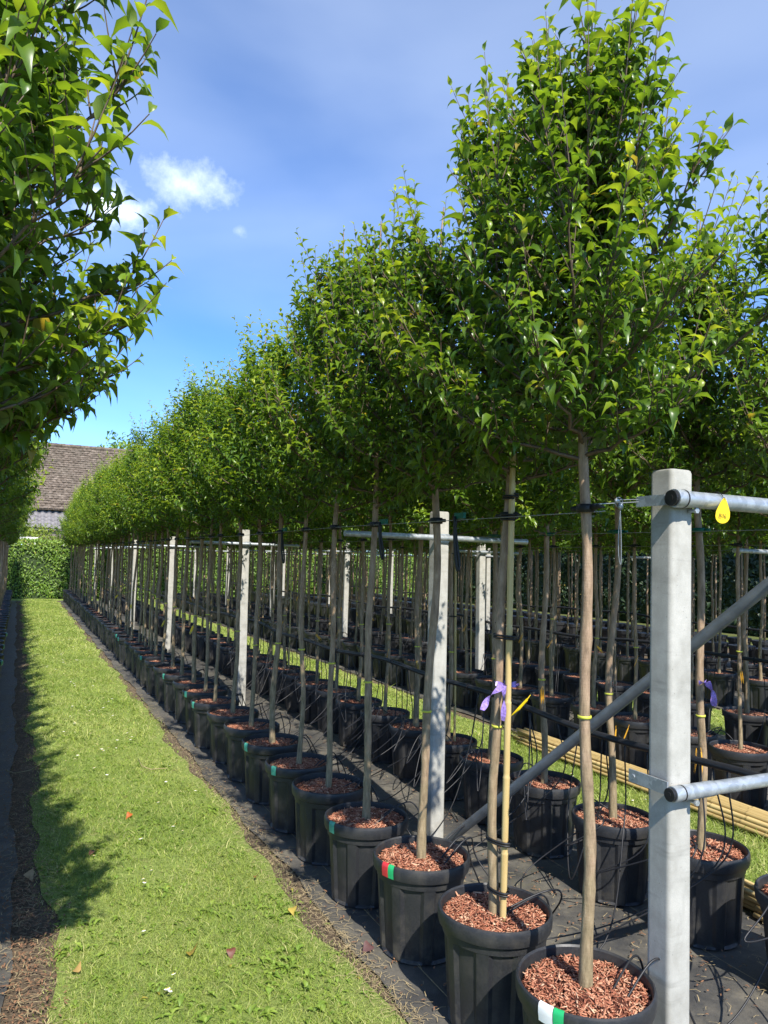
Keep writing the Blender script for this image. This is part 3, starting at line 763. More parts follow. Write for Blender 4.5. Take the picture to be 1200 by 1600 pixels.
# leaf meshes for leaves that stand as objects of their own: 3 curls x 4 ages
def leaf_unit(c, age, rr):
    tv, tt, tq = TPL['full'][c]; V = tv*np.array([LEAF_W, 1, 1]); t = np.zeros((len(V), 4)); t[:, 0] = age; t[:, 1] = rr; t[:, 3] = 1
    me = npmesh('leaf', V, [tt, tq], smooth=True, tint=t); me.materials.append(M_LEAF); return me
LEAF_UNITS = {(c, a, q): leaf_unit(c, (a+0.5)/5, (q+0.5)/2) for c in range(3) for a in range(5) for q in range(2)}

def potted_tree(p, a, label, group, unique=None, var=0, rot=0.0, sc=1.0, tape=None, band=True, tie='black', tagc=None, far=False, cane=False):
    root = empty('potted_tree', (p, a, 0.014)); tag(root, label, 'tree', group)
    pot = ob('pot', POT_ME, None, root, rot=(0, 0, random.uniform(0, 6.28))); pot.scale = (0.965, 0.965, random.uniform(0.985, 1.01)); pot.rotation_euler.x = random.uniform(-0.012, 0.012); pot.rotation_euler.y = random.uniform(-0.012, 0.012)
    mu = ob('mulch', random.choice(MULCH_ME), None, root, rot=(0, 0, random.uniform(0, 6.28)), kind='stuff'); mu.scale = (0.965, 0.965, 1)
    if tape:
        for tm in TAPES[tape]:
            o = ob('rim_tape', tm, None, pot, rot=(0, 0, -pot.rotation_euler.z + random.uniform(-0.12, 0.12)*(tape in ('teal', 'left_teal'))))
    if unique is not None:
        tr = unique; ob('trunk', trunk_mesh('trunk', tr, 14, True), None, root); axf = tr['ax']
    else:
        tm, cm, ax0 = VAR[var]; zs_ = random.uniform(0.94, 1.035)
        for nm, me in (('trunk', tm), ('crown', cm)):
            o = ob(nm, me, None, root, rot=(0, 0, rot)); o.scale = (sc, sc, zs_)
            if nm == 'crown': o['kind'] = 'stuff'
        ca, sa = math.cos(rot), math.sin(rot)
        def axf(z_):
            v = ax0(z_); return np.array([(v[0]*ca-v[1]*sa)*sc, (v[0]*sa+v[1]*ca)*sc, z_])
    if not far:
        if band: v = axf(band if band is not True else random.uniform(0.96, 1.12)); o = ob('yellow_band', BAND_ME, None, root, loc=v)
        if tie: v = axf(1.818); ob('tree_tie', TIE_ME if tie == 'black' else TIE_G, None, root, loc=v, rot=(0, 0, random.choice((0, math.pi))))
        if tagc:
            v = axf(random.uniform(0.80, 0.95))+np.array([-0.02, -0.035, 0]); ob('plant_tag', TAG_Y if tagc == 'y' else TAG_O, None, root, loc=v, rot=(random.uniform(-0.4, 0.4), random.uniform(-0.9, 0.9), random.uniform(0, 3)))
        if cane:
            v = axf(1.0); ob('support_cane', cane_mesh(2.05, 0.009), None, root, loc=(0.045, -0.02, SOIL_Z-0.02), rot=(random.uniform(-0.012, 0.012), random.uniform(-0.02, 0.0), 0))
            for zt in (0.62, 1.25, 1.70): ob('cane_tie', CTIE, None, root, loc=(0, 0, zt))
    return root

SP = 0.5252
row1 = [tuple(ground_at(x_, y_, 0.365))[:2] for x_, y_ in ((915, 1546), (772, 1431), (658, 1345), (572, 1282), (513, 1233), (467, 1197))] + [(P_1+random.uniform(-0.02, 0.02), 1.8442+SP*i+random.uniform(-0.025, 0.025)) for i in range(6, 49)]
row2 = [(2.86, 1.93), (2.862, 2.474), (2.786, 2.95), (2.831, 3.56)] + [(P_2+random.uniform(-0.02, 0.02), 3.56+SP*(i-3)+random.uniform(-0.03, 0.03)) for i in range(4, 49)]
rowL = [(P_L, 1.74), (P_L, 2.30)] + [(P_L+random.uniform(-0.02, 0.02), 2.30+SP*(i-1)+random.uniform(-0.03, 0.03)) for i in range(2, 48)]

U1 = [dict(seed=21, H=3.50, R=0.52, nbr=52, zc=1.95, dens=2.3, lean=(-0.008, 0.0)), dict(seed=22, H=3.56, R=0.51, nbr=34, zc=1.90, lean=(0.008, 0.0)), dict(seed=23, H=3.30, R=0.50, nbr=33, zc=1.88, lean=(0.016, 0.0)), dict(seed=24, H=3.42, R=0.52, nbr=31, zc=1.88), dict(seed=25, H=3.58, R=0.52, nbr=31, zc=1.88)]
U2 = [dict(seed=31, H=3.45, R=0.47, nbr=30), dict(seed=32, H=3.35, R=0.45, nbr=28), dict(seed=33, H=3.4, R=0.46, nbr=28)]
UL = [dict(seed=41, H=3.6, R=0.56, low=0.75, nbr=70, zc=1.82, leaf=0.064, dens=2.6, jit=(0.72, 1.02)), dict(seed=42, H=3.45, R=0.54, low=1.05, nbr=70, zc=1.80, leaf=0.062, dens=2.6, jit=(0.72, 1.02)), dict(seed=43, H=3.4, R=0.48, nbr=32, zc=1.84), dict(seed=44, H=3.4, R=0.45, nbr=30, zc=1.84)]
G1, G2, GL = 'potted trees of the front row', 'potted trees of the second row', 'potted trees of the left edge row'
TAPE1 = {0: 'whitegreen', 2: 'redgreen', 3: 'teal', 5: 'teal', 6: 'teal', 10: 'teal'}
specials = {}
uniq = []
for i, (p, a) in enumerate(row1):
    d = {0: 'nearest tree of the front row, pinkish bare trunk beside the big concrete post', 1: 'second tree of the front row, tied to a bamboo cane with a purple ribbon', 2: 'third tree of the front row, pot rim taped red and green'}.get(i, '%s potted tree from the near end of the front row beside the path' % ordinal(i+1))
    tp = TAPE1.get(i, 'teal' if i > 6 and random.random() < 0.28 and i < 24 else None)
    if i < len(U1):
        tr = gen_tree(**U1[i]); r = potted_tree(p, a, d, G1, unique=tr, tape=tp, tie='black', band=(1.165, 1.035, 0.985, 1.03, 1.05)[i]); uniq.append((r, tr, 'T%d' % i)); specials['T%d' % (i+1)] = (r, tr)
    else:
        r = potted_tree(p, a, d, G1, var=random.randrange(7), rot=random.uniform(0, 6.28), sc=random.uniform(0.86, 1.10), tape=tp, far=i > 30, tagc='y' if random.random() < 0.25 else None, cane=(i in (17, 18)))
for i, (p, a) in enumerate(row2):
    d = '%s potted tree from the near end of the second row, behind the front row' % ordinal(i+1)
    if i == 1: d = 'second row tree just right of the big concrete post, with a purple ribbon'
    if i < len(U2):
        tr = gen_tree(**U2[i]); r = potted_tree(p, a, d, G2, unique=tr, tie='green'); uniq.append((r, tr, 'S%d' % i)); specials['S%d' % (i+1)] = (r, tr)
    else:
        r = potted_tree(p, a, d, G2, var=random.randrange(7), rot=random.uniform(0, 6.28), sc=random.uniform(0.86, 1.10), far=i > 25, tie='green' if i < 6 else 'black', tagc=random.choice(('o', 'y', 'o', None)), cane=(i in (4, 5, 12)))
        if i == 4: specials['S5'] = (r, None)
for i, (p, a) in enumerate(rowL):
    if i < 2: d = ['large leafy crown filling the top left corner, nearest tree of the left row', 'second tree of the left row, its crown below the top left one'][i]
    else: d = '%s potted tree of the left row, its crown at the left edge' % ordinal(i+1) if i < 8 else 'potted tree far along the left row, pot rims at the left edge'
    tp = {6: 'left_teal', 7: 'left_redgreen', 8: 'left_teal', 9: 'left_redgreen'}.get(i, 'left_teal' if i % 3 == 0 and 9 < i < 24 else None)
    if i < len(UL):
        tr = gen_tree(**UL[i]); r = potted_tree(p, a, d, GL, unique=tr, band=False); uniq.append((r, tr, 'L%d' % i))
    else:
        potted_tree(p, a, d, GL, var=random.randrange(7), rot=random.uniform(0, 6.28), sc=random.uniform(0.80, 0.95), tape=tp, far=i > 6)
for nm, p, a0, a1, lab in (('3', P_3, 2.45, 27.0, 'potted tree in the row just beyond the second grass strip'), ('4', P_4, 2.95, 27.0, 'potted tree in the fourth row, behind the bed beyond the grass strip'),
                           ('5', P_5, 4.2, 17.5, 'potted tree in the dim fifth row at the back'), ('6', P_6, 5.2, 17.5, 'potted tree in the dim rearmost row in view')):
    n = int((a1-a0)/SP); jit = random.uniform(0, 0.4)
    for i in range(n):
        a = a0+jit+SP*i
        if nm == '3':
            vis = project((p, a, 1.2))[0] < 1195
            cnt3 = (0 if i == 0 else cnt3) + int(vis)
            lab = ('%s tree from the right edge in the row just beyond the second grass strip' % ordinal(cnt3)) if vis else 'potted tree just out of view at the right end of the third row'
        potted_tree(p+random.uniform(-0.03, 0.03), a+random.uniform(-0.03, 0.03), lab, 'potted trees of row '+{'3': 'three', '4': 'four', '5': 'five', '6': 'six'}[nm], var=random.randrange(7), rot=random.uniform(0, 6.28), sc=random.uniform(0.86, 1.10),
                    far=(nm in '456') or i > 22, tagc=random.choice(('o', 'o', None)), cane=(nm == '3' and i in (9,)))

# leaves that can be picked out singly: nearest visible leaves of the five trees that show largest
cent, own, idx = [], [], []
for k, (r, tr, nm) in enumerate(uniq):
    c = tr['lv']['P'] + tr['lv']['D']/np.linalg.norm(tr['lv']['D'], axis=1, keepdims=True)*tr['lv']['L'][:, None]*0.5 + np.array(r.location)
    cent.append(c); own.append(np.full(len(c), k)); idx.append(np.arange(len(c)))
cent = np.concatenate(cent); own = np.concatenate(own); idx = np.concatenate(idx)
px, py, pz = project(cent); ok = (pz > 0.3) & (px > -20) & (px < 1220) & (py > -20) & (py < 1620)
cell = (np.floor(px/16).astype(int)+10)*1000 + np.floor(py/16).astype(int)+10
best = {}
for i in np.nonzero(ok)[0][np.argsort(pz[ok])]:
    best.setdefault(cell[i], i)
front = np.array(sorted(best.values()))
for k, (r, tr, nm) in enumerate(uniq):
    lv = tr['lv']; mask = np.ones(len(lv['L']), bool)
    if nm in ('T0', 'T1', 'T2', 'L0', 'L1'):
        cand = front[own[front] == k]; cand = cand[np.argsort(-(lv['L'][idx[cand]]/pz[cand]))][:300]
        for li in idx[cand]:
            mask[li] = False
            D, S, N = leaf_frames(lv['D'][li:li+1], lv['N'][li:li+1]); L = float(lv['L'][li])
            me = LEAF_UNITS[(int(lv['C'][li]), int(min(4, lv['A'][li]*5)), int(min(1, lv['R'][li]*2)))]
            o = bpy.data.objects.new('leaf', me); COL.objects.link(o); o.parent = r
            m4 = Matrix.Identity(4)
            for q in range(3):
                m4[q][0] = S[0, q]*L; m4[q][1] = D[0, q]*L; m4[q][2] = N[0, q]*L; m4[q][3] = lv['P'][li, q]
            o.matrix_basis = m4
    ob('crown', leaves_mesh('crown', lv, 'full' if nm in ('T0', 'T1', 'T2', 'L0', 'L1') else 'mid', mask), M_LEAF, r, kind='stuff')

# rows seven and eight and the far ends of the back rows, too far and dark to count
def mass_rows():
    Vs, Qs, Ts, tint, off = [], [], [], [], 0
    tr = [gen_tree(200+k, nbr=12, dens=0.42, leaf=0.115, zc=1.86) for k in range(3)]
    base = []
    for t in tr:
        lm = leaves_mesh('tmp', t['lv'], 'low'); nv = len(lm.vertices); V = np.empty(nv*3, np.float32); lm.vertices.foreach_get('co', V)
        F = np.array([tuple(p.vertices) for p in lm.polygons]); tt = np.empty(nv*4, np.float32); lm.color_attributes['tint'].data.foreach_get('color', tt)
        base.append((V.reshape(-1, 3), F, tt.reshape(-1, 4))); bpy.data.meshes.remove(lm)
    spots = [(p, a) for p, a0, a1 in ((P_5, 17.9, 27.2), (P_6, 17.9, 27.2), (11.05, 6.6, 27.2), (12.25, 7.6, 27.2)) for a in np.arange(a0, a1, SP)]
    crown = [], [], [], 0
    V_, T_, C_, o = [], [], [], 0
    st = MB(); pt = MB()
    for k, (p, a) in enumerate(spots):
        V, F, tt = base[k % 3]; an = random.uniform(0, 6.28); ca, sa = math.cos(an), math.sin(an)
        W = V.copy(); W[:, 0] = V[:, 0]*ca-V[:, 1]*sa+p; W[:, 1] = V[:, 0]*sa+V[:, 1]*ca+a
        V_.append(W); T_.append(F+o); C_.append(tt); o += len(W)
        st.tube([(p, a, 0.3), (p+random.uniform(-.02, .02), a, 1.2), (p, a, 2.4)], [0.023, 0.02, 0.012], 6)
        pt.tube([(p, a, 0.012), (p, a, 0.32), (p, a, 0.321), (p, a, 0.385)], [0.17, 0.197, 0.213, 0.215], 14)
    me = npmesh('foliage', np.concatenate(V_), [np.concatenate(T_)], smooth=True, tint=np.concatenate(C_)); 
    root = empty('distant_tree_mass', (0, 0, 0)); tag(root, 'mass of dim potted trees at the very back of the nursery', 'trees', kind='stuff')
    for nm, m, mt in (('foliage', me, M_LEAF), ('trunk_mass', st.mesh('trunk_mass', True), M_BARK), ('pot_mass', pt.mesh('pot_mass'), M_POT)):
        ob(nm, m, mt, root, kind='stuff')
mass_rows()

# ---- the cane, ribbons and tags of individual trees
def ribbon(parent, base, strands, knot=True):
    m = MB()
    for pts, w in strands:
        P = bez(pts, 12); V, F = [], []
        for i, p in enumerate(P):
            t = (P[min(i+1, len(P)-1)]-P[max(i-1, 0)]).normalized(); s = t.cross(Vector((0.45, 0.89, 0.1))).normalized()
            s = (s*math.cos(i*0.35)+t.cross(s)*math.sin(i*0.35)*0.6)
            V += [p-s*w/2, p+s*w/2]
        F = [(2*i, 2*i+1, 2*i+3, 2*i+2) for i in range(len(P)-1)]; m.add(V, F)
    o = ob('ribbon', m.mesh('ribbon', True), M_PURPLE, parent, loc=base, label='purple plastic ribbon knotted round the trunk'); return o
r, tr = specials['T2']; a_ = tr['ax']
v = a_(1.2); cx, cy = 0.052, -0.020
ob('support_cane', cane_mesh(2.25, 0.0125), None, r, loc=(0.005, -0.046, SOIL_Z-0.03), rot=(0, 0.009, 0))
for zt, n_ in ((0.62, 2), (0.445, 2), (1.36, 2), (1.80, 3), (1.88, 2)):
    m = MB(); vv = a_(zt); c_ = Vector((0.005+0.009*(zt-0.31), -0.046, zt)); mid = (Vector(vv)+c_)/2; dvec = (c_-Vector(vv)); hl = dvec.length/2+0.023; dn = dvec.normalized(); sn = dn.cross(Vector((0, 0, 1)))
    m.tube([mid+dn*hl*math.cos(t_)+sn*0.026*math.sin(t_)+Vector((0, 0, 0.009*t_/6.2832)) for t_ in np.linspace(0, 6.2832*n_, 18*n_)], 0.0042, 6, False)
    ob('cane_tie', m.mesh('cane_tie', True), M_RUBBER, r)
b = Vector(a_(1.19))
ribbon(r, (0, 0, 0), [([b+Vector((0.045, -0.045, 0.004)), b+Vector((0.0, -0.036, 0.0)), b+Vector((-0.03, -0.02, 0.006))], 0.022), ([b+Vector((-0.005, -0.034, 0.0)), b+Vector((-0.075, -0.05, -0.035)), b+Vector((-0.12, -0.07, -0.075))], 0.024), ([b+Vector((-0.005, -0.036, 0.0)), b+Vector((-0.012, -0.05, -0.06)), b+Vector((-0.012, -0.045, -0.125))], 0.020), ([b+Vector((0.045, -0.05, 0.0)), b+Vector((0.062, -0.03, 0.0)), b+Vector((0.04, 0.02, 0.0)), b+Vector((0, 0.03, 0))], 0.018)])
ob('plant_tag', TAG_Y, None, r, loc=(0.12, -0.02, 1.13), rot=(0.3, 0.65, 0.2))
r, tr = specials['S2']; b = Vector(tr['ax'](1.12))
ribbon(r, (0, 0, 0), [([b+Vector((-0.028, -0.02, 0.0)), b+Vector((0.0, -0.034, 0.0)), b+Vector((0.03, -0.01, 0.004))], 0.02), ([b+Vector((0.018, -0.028, 0.0)), b+Vector((0.045, -0.035, -0.05)), b+Vector((0.06, -0.03, -0.11))], 0.03), ([b+Vector((0.018, -0.026, 0.0)), b+Vector((0.055, -0.02, -0.04)), b+Vector((0.075, -0.02, -0.075))], 0.024)])
for key, xs in (('S3', (0.02, -0.06)), ('S2', (-0.09, -0.12))):
    r, tr = specials[key]
    for x_ in xs: ob('plant_tag', TAG_O, None, r, loc=(x_-0.02, -0.10, 0.83), rot=(random.uniform(-0.2, 0.3), random.uniform(-0.25, 0.25), random.uniform(0, 1)))

# ------------------------------------------------------------------ trellis: posts, rails, wires
def post_mesh(name, h=1.955, w=0.092):
    m = MB(); rc = 0.014; hw = w/2-rc; ring = []
    for q in range(4):
        cx_, cy_ = (hw, -hw, -hw, hw)[q], (hw, hw, -hw, -hw)[q]
        ring.append((cx_+rc*math.cos(q*math.pi/2)+0.003*math.sin(q*math.pi/2), cy_+rc*math.sin(q*math.pi/2)-0.003*math.cos(q*math.pi/2)))
        for k in range(6): th = q*math.pi/2+k*math.pi/10; ring.append((cx_+rc*math.cos(th), cy_+rc*math.sin(th)))
        e_ = (q+1)*math.pi/2; ring.append((cx_+rc*math.cos(e_)-0.003*math.sin(e_), cy_+rc*math.sin(e_)+0.003*math.cos(e_)))
    n = len(ring); lv = [(-0.04, 1.0), (h-0.012, 1.0), (h-0.003, 0.95), (h, 0.86)]
    V = [(x*k, y*k, z_) for z_, k in lv for x, y in ring]
    m.add(V, [(i*n+k, i*n+(k+1) % n, (i+1)*n+(k+1) % n, (i+1)*n+k) for i in range(3) for k in range(n)]+[tuple(range(3*n, 4*n))])
    me = m.mesh(name); smooth_angle(me, 25); me.materials.append(M_CONC); return me
POST_ME = post_mesh('post')
def xbar_mesh(name, x0, x1, r=0.017):
    m = MB(); m.tube([(x0, 0, 0), ((x0+x1)/2, 0, 0), (x1, 0, 0)], r, 12); me = m.mesh(name, True); smooth_angle(me, 40); me.materials.append(M_GALV); return me
XBAR = xbar_mesh('crossbar', -0.66, 0.60)
m = MB(); m.tube([(-0.03, -0.052, 0.012), (-0.03, 0.05, 0.012), (0.03, 0.05, 0.012), (0.03, -0.052, 0.012)], 0.004, 6); m.box((0, -0.049, 0), (0.07, 0.005, 0.05)); CLAMP = m.mesh('clamp'); CLAMP.materials.append(M_GALV)
for bed, pp in POST_P.items():
    for i, a in enumerate(POST_A):
        r = empty('trellis_post', (pp+random.uniform(-0.012, 0.012), a, 0.0))
        where = {1: 'between the front two rows', 2: 'beyond the second grass strip', 3: 'in the dim bed at the back'}[bed]
        tag(r, ('%s concrete post from the camera %s' % (ordinal(i+1), where)), 'post', 'trellis posts')
        po = ob('post', POST_ME, None, r, rot=(random.uniform(-0.008, 0.008), random.uniform(-0.012, 0.006), random.uniform(-0.06, 0.06)))
        ob('crossbar', XBAR, None, r, loc=(0, -0.066, 1.795), rot=(0, 0.004, 0)); ob('clamp', CLAMP, None, r, loc=(0, 0, 1.795))

def wire(name, p, a0, a1, z_, label, sag=0.012, r=0.0016, mat=None):
    pts = []; n = max(10, int((a1-a0)/0.5))
    for k in range(n+1):
        a = a0+(a1-a0)*k/n; s = min([abs(a-q) for q in POST_A]+[2.2]); pts.append((p, a, z_-sag*min(1, s/2.0)))
    m = MB(); m.tube(pts, r, 5); o = ob(name, m.mesh(name, True), mat or M_WIRE); return tag(o, label, 'wire', 'row support wires')
for p, lab in ((P_1-0.025, 'thin steel wire holding the trunks of the front row'), (P_2-0.025, 'thin steel wire holding the trunks of the second row'), (P_3-0.025, 'thin steel wire along the row beyond the second grass strip'), (P_4-0.025, 'thin steel wire along the fourth row'), (P_L+0.025, 'thin steel wire along the left row')):
    wire('support_wire', p, 1.75, 27.2, 1.832, lab)

# end post of the front row with its two rails
PX, PA = 1.881, 1.751
root = empty('end_frame', (PX, PA, 0)); tag(root, 'thick pale concrete end post at the right with two galvanised rails and a diagonal brace', 'post')
ob('post', POST_ME, None, root, rot=(0.0, 0.006, 0.0)).scale = (1.03, 1.03, 1.006)
def rail(parent, x0, x1, y, z_, r, sleeve):
    m = MB(); m.tube([(x0, y, z_), (x0+sleeve, y, z_)], r, 20); m.tube([(x0+sleeve, y, z_), (x0+sleeve+0.015, y, z_), (x1, y, z_-0.004)], [r, r*0.90, r*0.90], 20)
    o = ob('rail', m.mesh('rail'), M_GALV, parent); smooth_angle(o.data, 40)
    c = MB(); c.tube([(x0-0.012, y, z_), (x0+0.001, y, z_)], r*0.86, 18); c.tube([(x0-0.014, y, z_), (x0-0.010, y, z_)], r*0.35, 10); ob('end_cap', c.mesh('end_cap'), M_RUBBER, o)
    g = MB(); g.tube([(x0+0.036, y, z_), (x0+0.041, y, z_)], r*1.035, 20); ob('seal_ring', g.mesh('seal_ring'), M_RUBBER, o)
    return o
ZU, ZL = 1.868, 0.966
ry = -0.046-0.031
ru = rail(root, -0.062, 1.55, ry, ZU, 0.029, 0.05)
rl = rail(root, -0.062, 1.55, ry+0.004, ZL, 0.0235, 0.17)
br = MB(); br.box((-0.068, 0.010, ZU-0.004), (0.006, 0.12, 0.034)); br.box((-0.055, -0.045, ZU-0.004), (0.03, 0.006, 0.034))
ob('bracket', br.mesh('bracket'), M_GALV, root)
br = MB(); br.box((-0.060, 0.025, ZL+0.012), (0.006, 0.16, 0.040)); br.tube([(-0.066, 0.085, ZL+0.012), (-0.060, 0.085, ZL+0.012)], 0.008, 6)
ob('bracket', br.mesh('bracket'), M_GALV, root)
for z_ in (ZU, ZL):
    bm_ = MB(); bm_.tube([(0.035, -0.050, z_-0.034), (0.035, -0.078, z_-0.034)], 0.006, 6); bm_.tube([(0.035, -0.076, z_-0.034), (0.035, -0.084, z_-0.034)], 0.0095, 6)
    ob('bolt', bm_.mesh('bolt'), M_GALV, root)
bc = MB(); p0 = Vector((2.345, 3.86, 0.0)); p1 = Vector((2.74, 1.71, ZU-0.03))
bc.tube([p0-Vector((PX, PA, 0)), p1-Vector((PX, PA, 0))], 0.026, 18)
o = ob('brace', bc.mesh('brace'), M_BRACE, root); smooth_angle(o.data, 40)
# turnbuckle and loose cable end
t = empty('wire_tensioner', (PX, PA, 0)); tag(t, 'small steel wire tensioner with loose cable hanging left of the end post', 'tensioner')
e0 = Vector((-0.068, 0.06, ZU-0.004)); e1 = Vector((P_1-0.025-PX, 0.10, 1.845)); mid = e0.lerp(e1, 0.35)
m = MB(); m.tube([e0, mid, e1], 0.0018, 5); m.tube([e0+Vector((0, 0, 0.008)), mid+Vector((0, 0, 0.01))], 0.0014, 5); ob('cable', m.mesh('cable'), M_WIRE, t)
m = MB(); m.tube([mid+Vector((0.016*math.cos(q), 0.004, 0.016*math.sin(q)+0.002)) for q in np.linspace(0, 6.28, 16)], 0.0022, 6, False); ob('ring', m.mesh('ring', True), M_WIRE, t)
m = MB(); m.tube([mid+Vector((-0.02, 0, 0.008)), mid+Vector((-0.012, 0, 0.006)), mid+Vector((-0.002, 0, 0.004))], [0.004, 0.009, 0.006], 8); m.tube([mid+Vector((0, -0.004, -0.002)), mid+Vector((0, -0.004, -0.014)), mid+Vector((0, -0.004, -0.022))], [0.008, 0.009, 0.005], 8); ob('clamp', m.mesh('clamp', True), M_GALV, t)
m = MB(); m.tube(bez([mid+Vector((0, -0.004, -0.02)), mid+Vector((-0.004, 0, -0.10)), mid+Vector((-0.003, 0, -0.17)), mid+Vector((0.006, 0, -0.20)), mid+Vector((0.008, 0, -0.14)), mid+Vector((0.003, 0, -0.02))], 30), 0.0016, 5); ob('loose_cable', m.mesh('loose_cable', True), M_WIRE, t)
# yellow tag with its handwritten code on the upper rail
t = empty('yellow_tag', (PX+0.125, PA+ry-0.034, ZU+0.018)); tag(t, 'yellow teardrop tag with a handwritten code hanging from the upper rail', 'tag')
V = [(0, 0, 0)]; out = []
for k in range(28):
    q = 2*math.pi*k/28; rr = 0.0215*(1.0 if math.cos(q) < 0 else 1.0); x_ = math.sin(q)*0.0215*(1 if math.cos(q) < 0.2 else 1-0.45*(math.cos(q)-0.2)/0.8); z_ = math.cos(q)*(0.024 if math.cos(q) < 0 else 0.058)
    out.append((x_, z_))
m = MB(); n = len(out); m.add([(x_, -0.0012, z_-0.066) for x_, z_ in out]+[(x_, 0.0012, z_-0.066) for x_, z_ in out], [tuple(range(n)), tuple(reversed(range(n, 2*n)))]+[(i, i+n, (i+1) % n+n, (i+1) % n) for i in range(n)])
card = ob('tag_card', m.mesh('tag_card'), M_YELLOW, t, rot=(0.0, 0.10, -0.62))
m = MB()
def stroke(pts): m.tube([(x_*0.001, -0.0019, -0.066+z_*0.001) for x_, z_ in pts], 0.00075, 5)
stroke([(-11, -8), (-10, 6)]); stroke([(-10, 6), (-5, 5), (-5, 1), (-10, -1)]); stroke([(-10, -1), (-3, -2), (-4, -7), (-11, -8)])
stroke([(-1, 3), (2, 6), (1, -7)]); stroke([(9, 6), (5, 0), (5, -5), (9, -7), (11, -3), (8, -1), (5, -3)])
ob('handwriting', m.mesh('handwriting'), M_INK, card, label='handwritten B16')
m = MB(); m.tube([(0, 0.034+0.031*math.sin(q), -0.018+0.031*math.cos(q)) for q in np.linspace(0, 6.28, 20)], 0.0016, 5, False); m.tube([(0, 0.0, -0.006), (0, -0.001, -0.016)], 0.0016, 5); ob('string', m.mesh('string'), M_RUBBER, t)
# hanging tie straps on the front wire
for p, a, L, lab in ((P_1-0.03, 2.62, 0.20, 'black tie strap with green clip hanging between the second and third trunks'), (P_1-0.03, 3.33, 0.16, 'black tie strap hanging beside the fourth trunk of the front row'), (P_1-0.03, 4.86, 0.20, 'black tie strap hanging left of the sixth trunk')):
    s = empty('tie_strap', (p, a, 1.83)); tag(s, lab, 'strap', 'loose tie straps')
    m = MB(); m.tube(bez([(0, 0, 0.01), (0.004, 0.004, -L*0.5), (0.014, 0.0, -L), (0.024, 0, -L-0.01), (0.024, 0.0, -L*0.85), (0.012, 0.01, -L*0.3), (0.008, 0.004, 0.0)], 28), 0.0062, 6); ob('strap', m.mesh('strap', True), M_RUBBER, s)
    m = MB(); m.box((0.012, -0.02, 0.012), (0.014, 0.07, 0.024)); ob('clip', m.mesh('clip'), M_CLIP, s)

# ------------------------------------------------------------------ irrigation pipes with drip tubes
def pipe(p, z_, a0, a1, label, n_near, pots_l, pots_r):
    r = empty('irrigation_pipe', (p, a0, 0)); tag(r, label, 'pipe', 'black irrigation pipes')
    def pz_(a): return z_ + 0.022*math.sin(a*1.45+0.6) + 0.012*math.sin(a*3.7)
    n = int((a1-a0)/0.3); m = MB(); m.tube([(0, (a1-a0)*k/n, pz_(a0+(a1-a0)*k/n)) for k in range(n+1)], 0.0165, 10); ob('pipe', m.mesh('pipe', True), M_HOSE, r)
    cl = MB(); cl.tube([(0.019*math.cos(q), 0, 0.019*math.sin(q)) for q in np.linspace(0, 6.28, 14)], 0.0035, 5, False); cl.box((0, 0, -0.03), (0.006, 0.01, 0.03)); cme = cl.mesh('pipe_clip'); 
    for k in range(int((min(a1, a0+10)-a0)/0.55)):
        a = a0+0.2+0.55*k; ob('pipe_clip', cme, M_RUBBER, r, loc=(0, a-a0, pz_(a)))
    for (pp, aa), left in [(q, True) for q in pots_l] + [(q, False) for q in pots_r]:
        for e in range(2):
            s0 = aa+random.uniform(-0.16, 0.16); dx = pp-p
            end = (dx+random.uniform(-0.10, 0.10), aa-a0+random.uniform(-0.10, 0.06), SOIL_Z+0.0)
            if left:
                pts = [(0, s0-a0, pz_(s0)-0.015), (random.uniform(-0.05, 0.02), s0-a0+random.uniform(-.05, .05), random.uniform(0.40, 0.52)), (dx*0.35+random.uniform(-.08, .08), s0-a0+random.uniform(-.38, .38), random.uniform(0.03, 0.16)), (dx*0.62+random.uniform(-.06, .06), aa-a0+random.uniform(-.34, .34), random.uniform(0.025, 0.12)), (dx+0.27, aa-a0+random.uniform(-.16, .10), random.uniform(0.25, 0.40)), (dx+0.20, aa-a0+random.uniform(-.10, .0), random.uniform(0.41, 0.46)), end]
            else:
                pts = [(0, s0-a0, pz_(s0)-0.015), (random.uniform(-0.06, 0.0), s0-a0+random.uniform(-.06, .06), random.uniform(0.35, 0.5)), (random.uniform(-0.24, -0.06), s0-a0+random.uniform(-.30, .30), random.uniform(0.12, 0.30)), (dx-0.20, aa-a0+random.uniform(-.18, .1), random.uniform(0.39, 0.45)), (dx-0.10, aa-a0+random.uniform(-.1, .1), random.uniform(0.42, 0.5)), end]
            m = MB(); m.tube(bez(pts, 60), 0.0036, 6); ob('drip_tube', m.mesh('drip_tube', True), M_HOSE, r)
    return r
pipe(2.68, 0.835, 1.2, 27.0, 'black irrigation pipe with drip tubes between the front two rows', 14, row1[:16], row2[:16])
r3 = [(P_3, a) for a in np.arange(3.6, 12, SP)]
pipe(5.55, 0.90, 2.4, 27.0, 'black irrigation pipe in the bed beyond the second grass strip', 8, r3, [])
pipe(8.7, 0.90, 4.2, 27.0, 'black irrigation pipe in the dim bed at the back', 0, [], [])

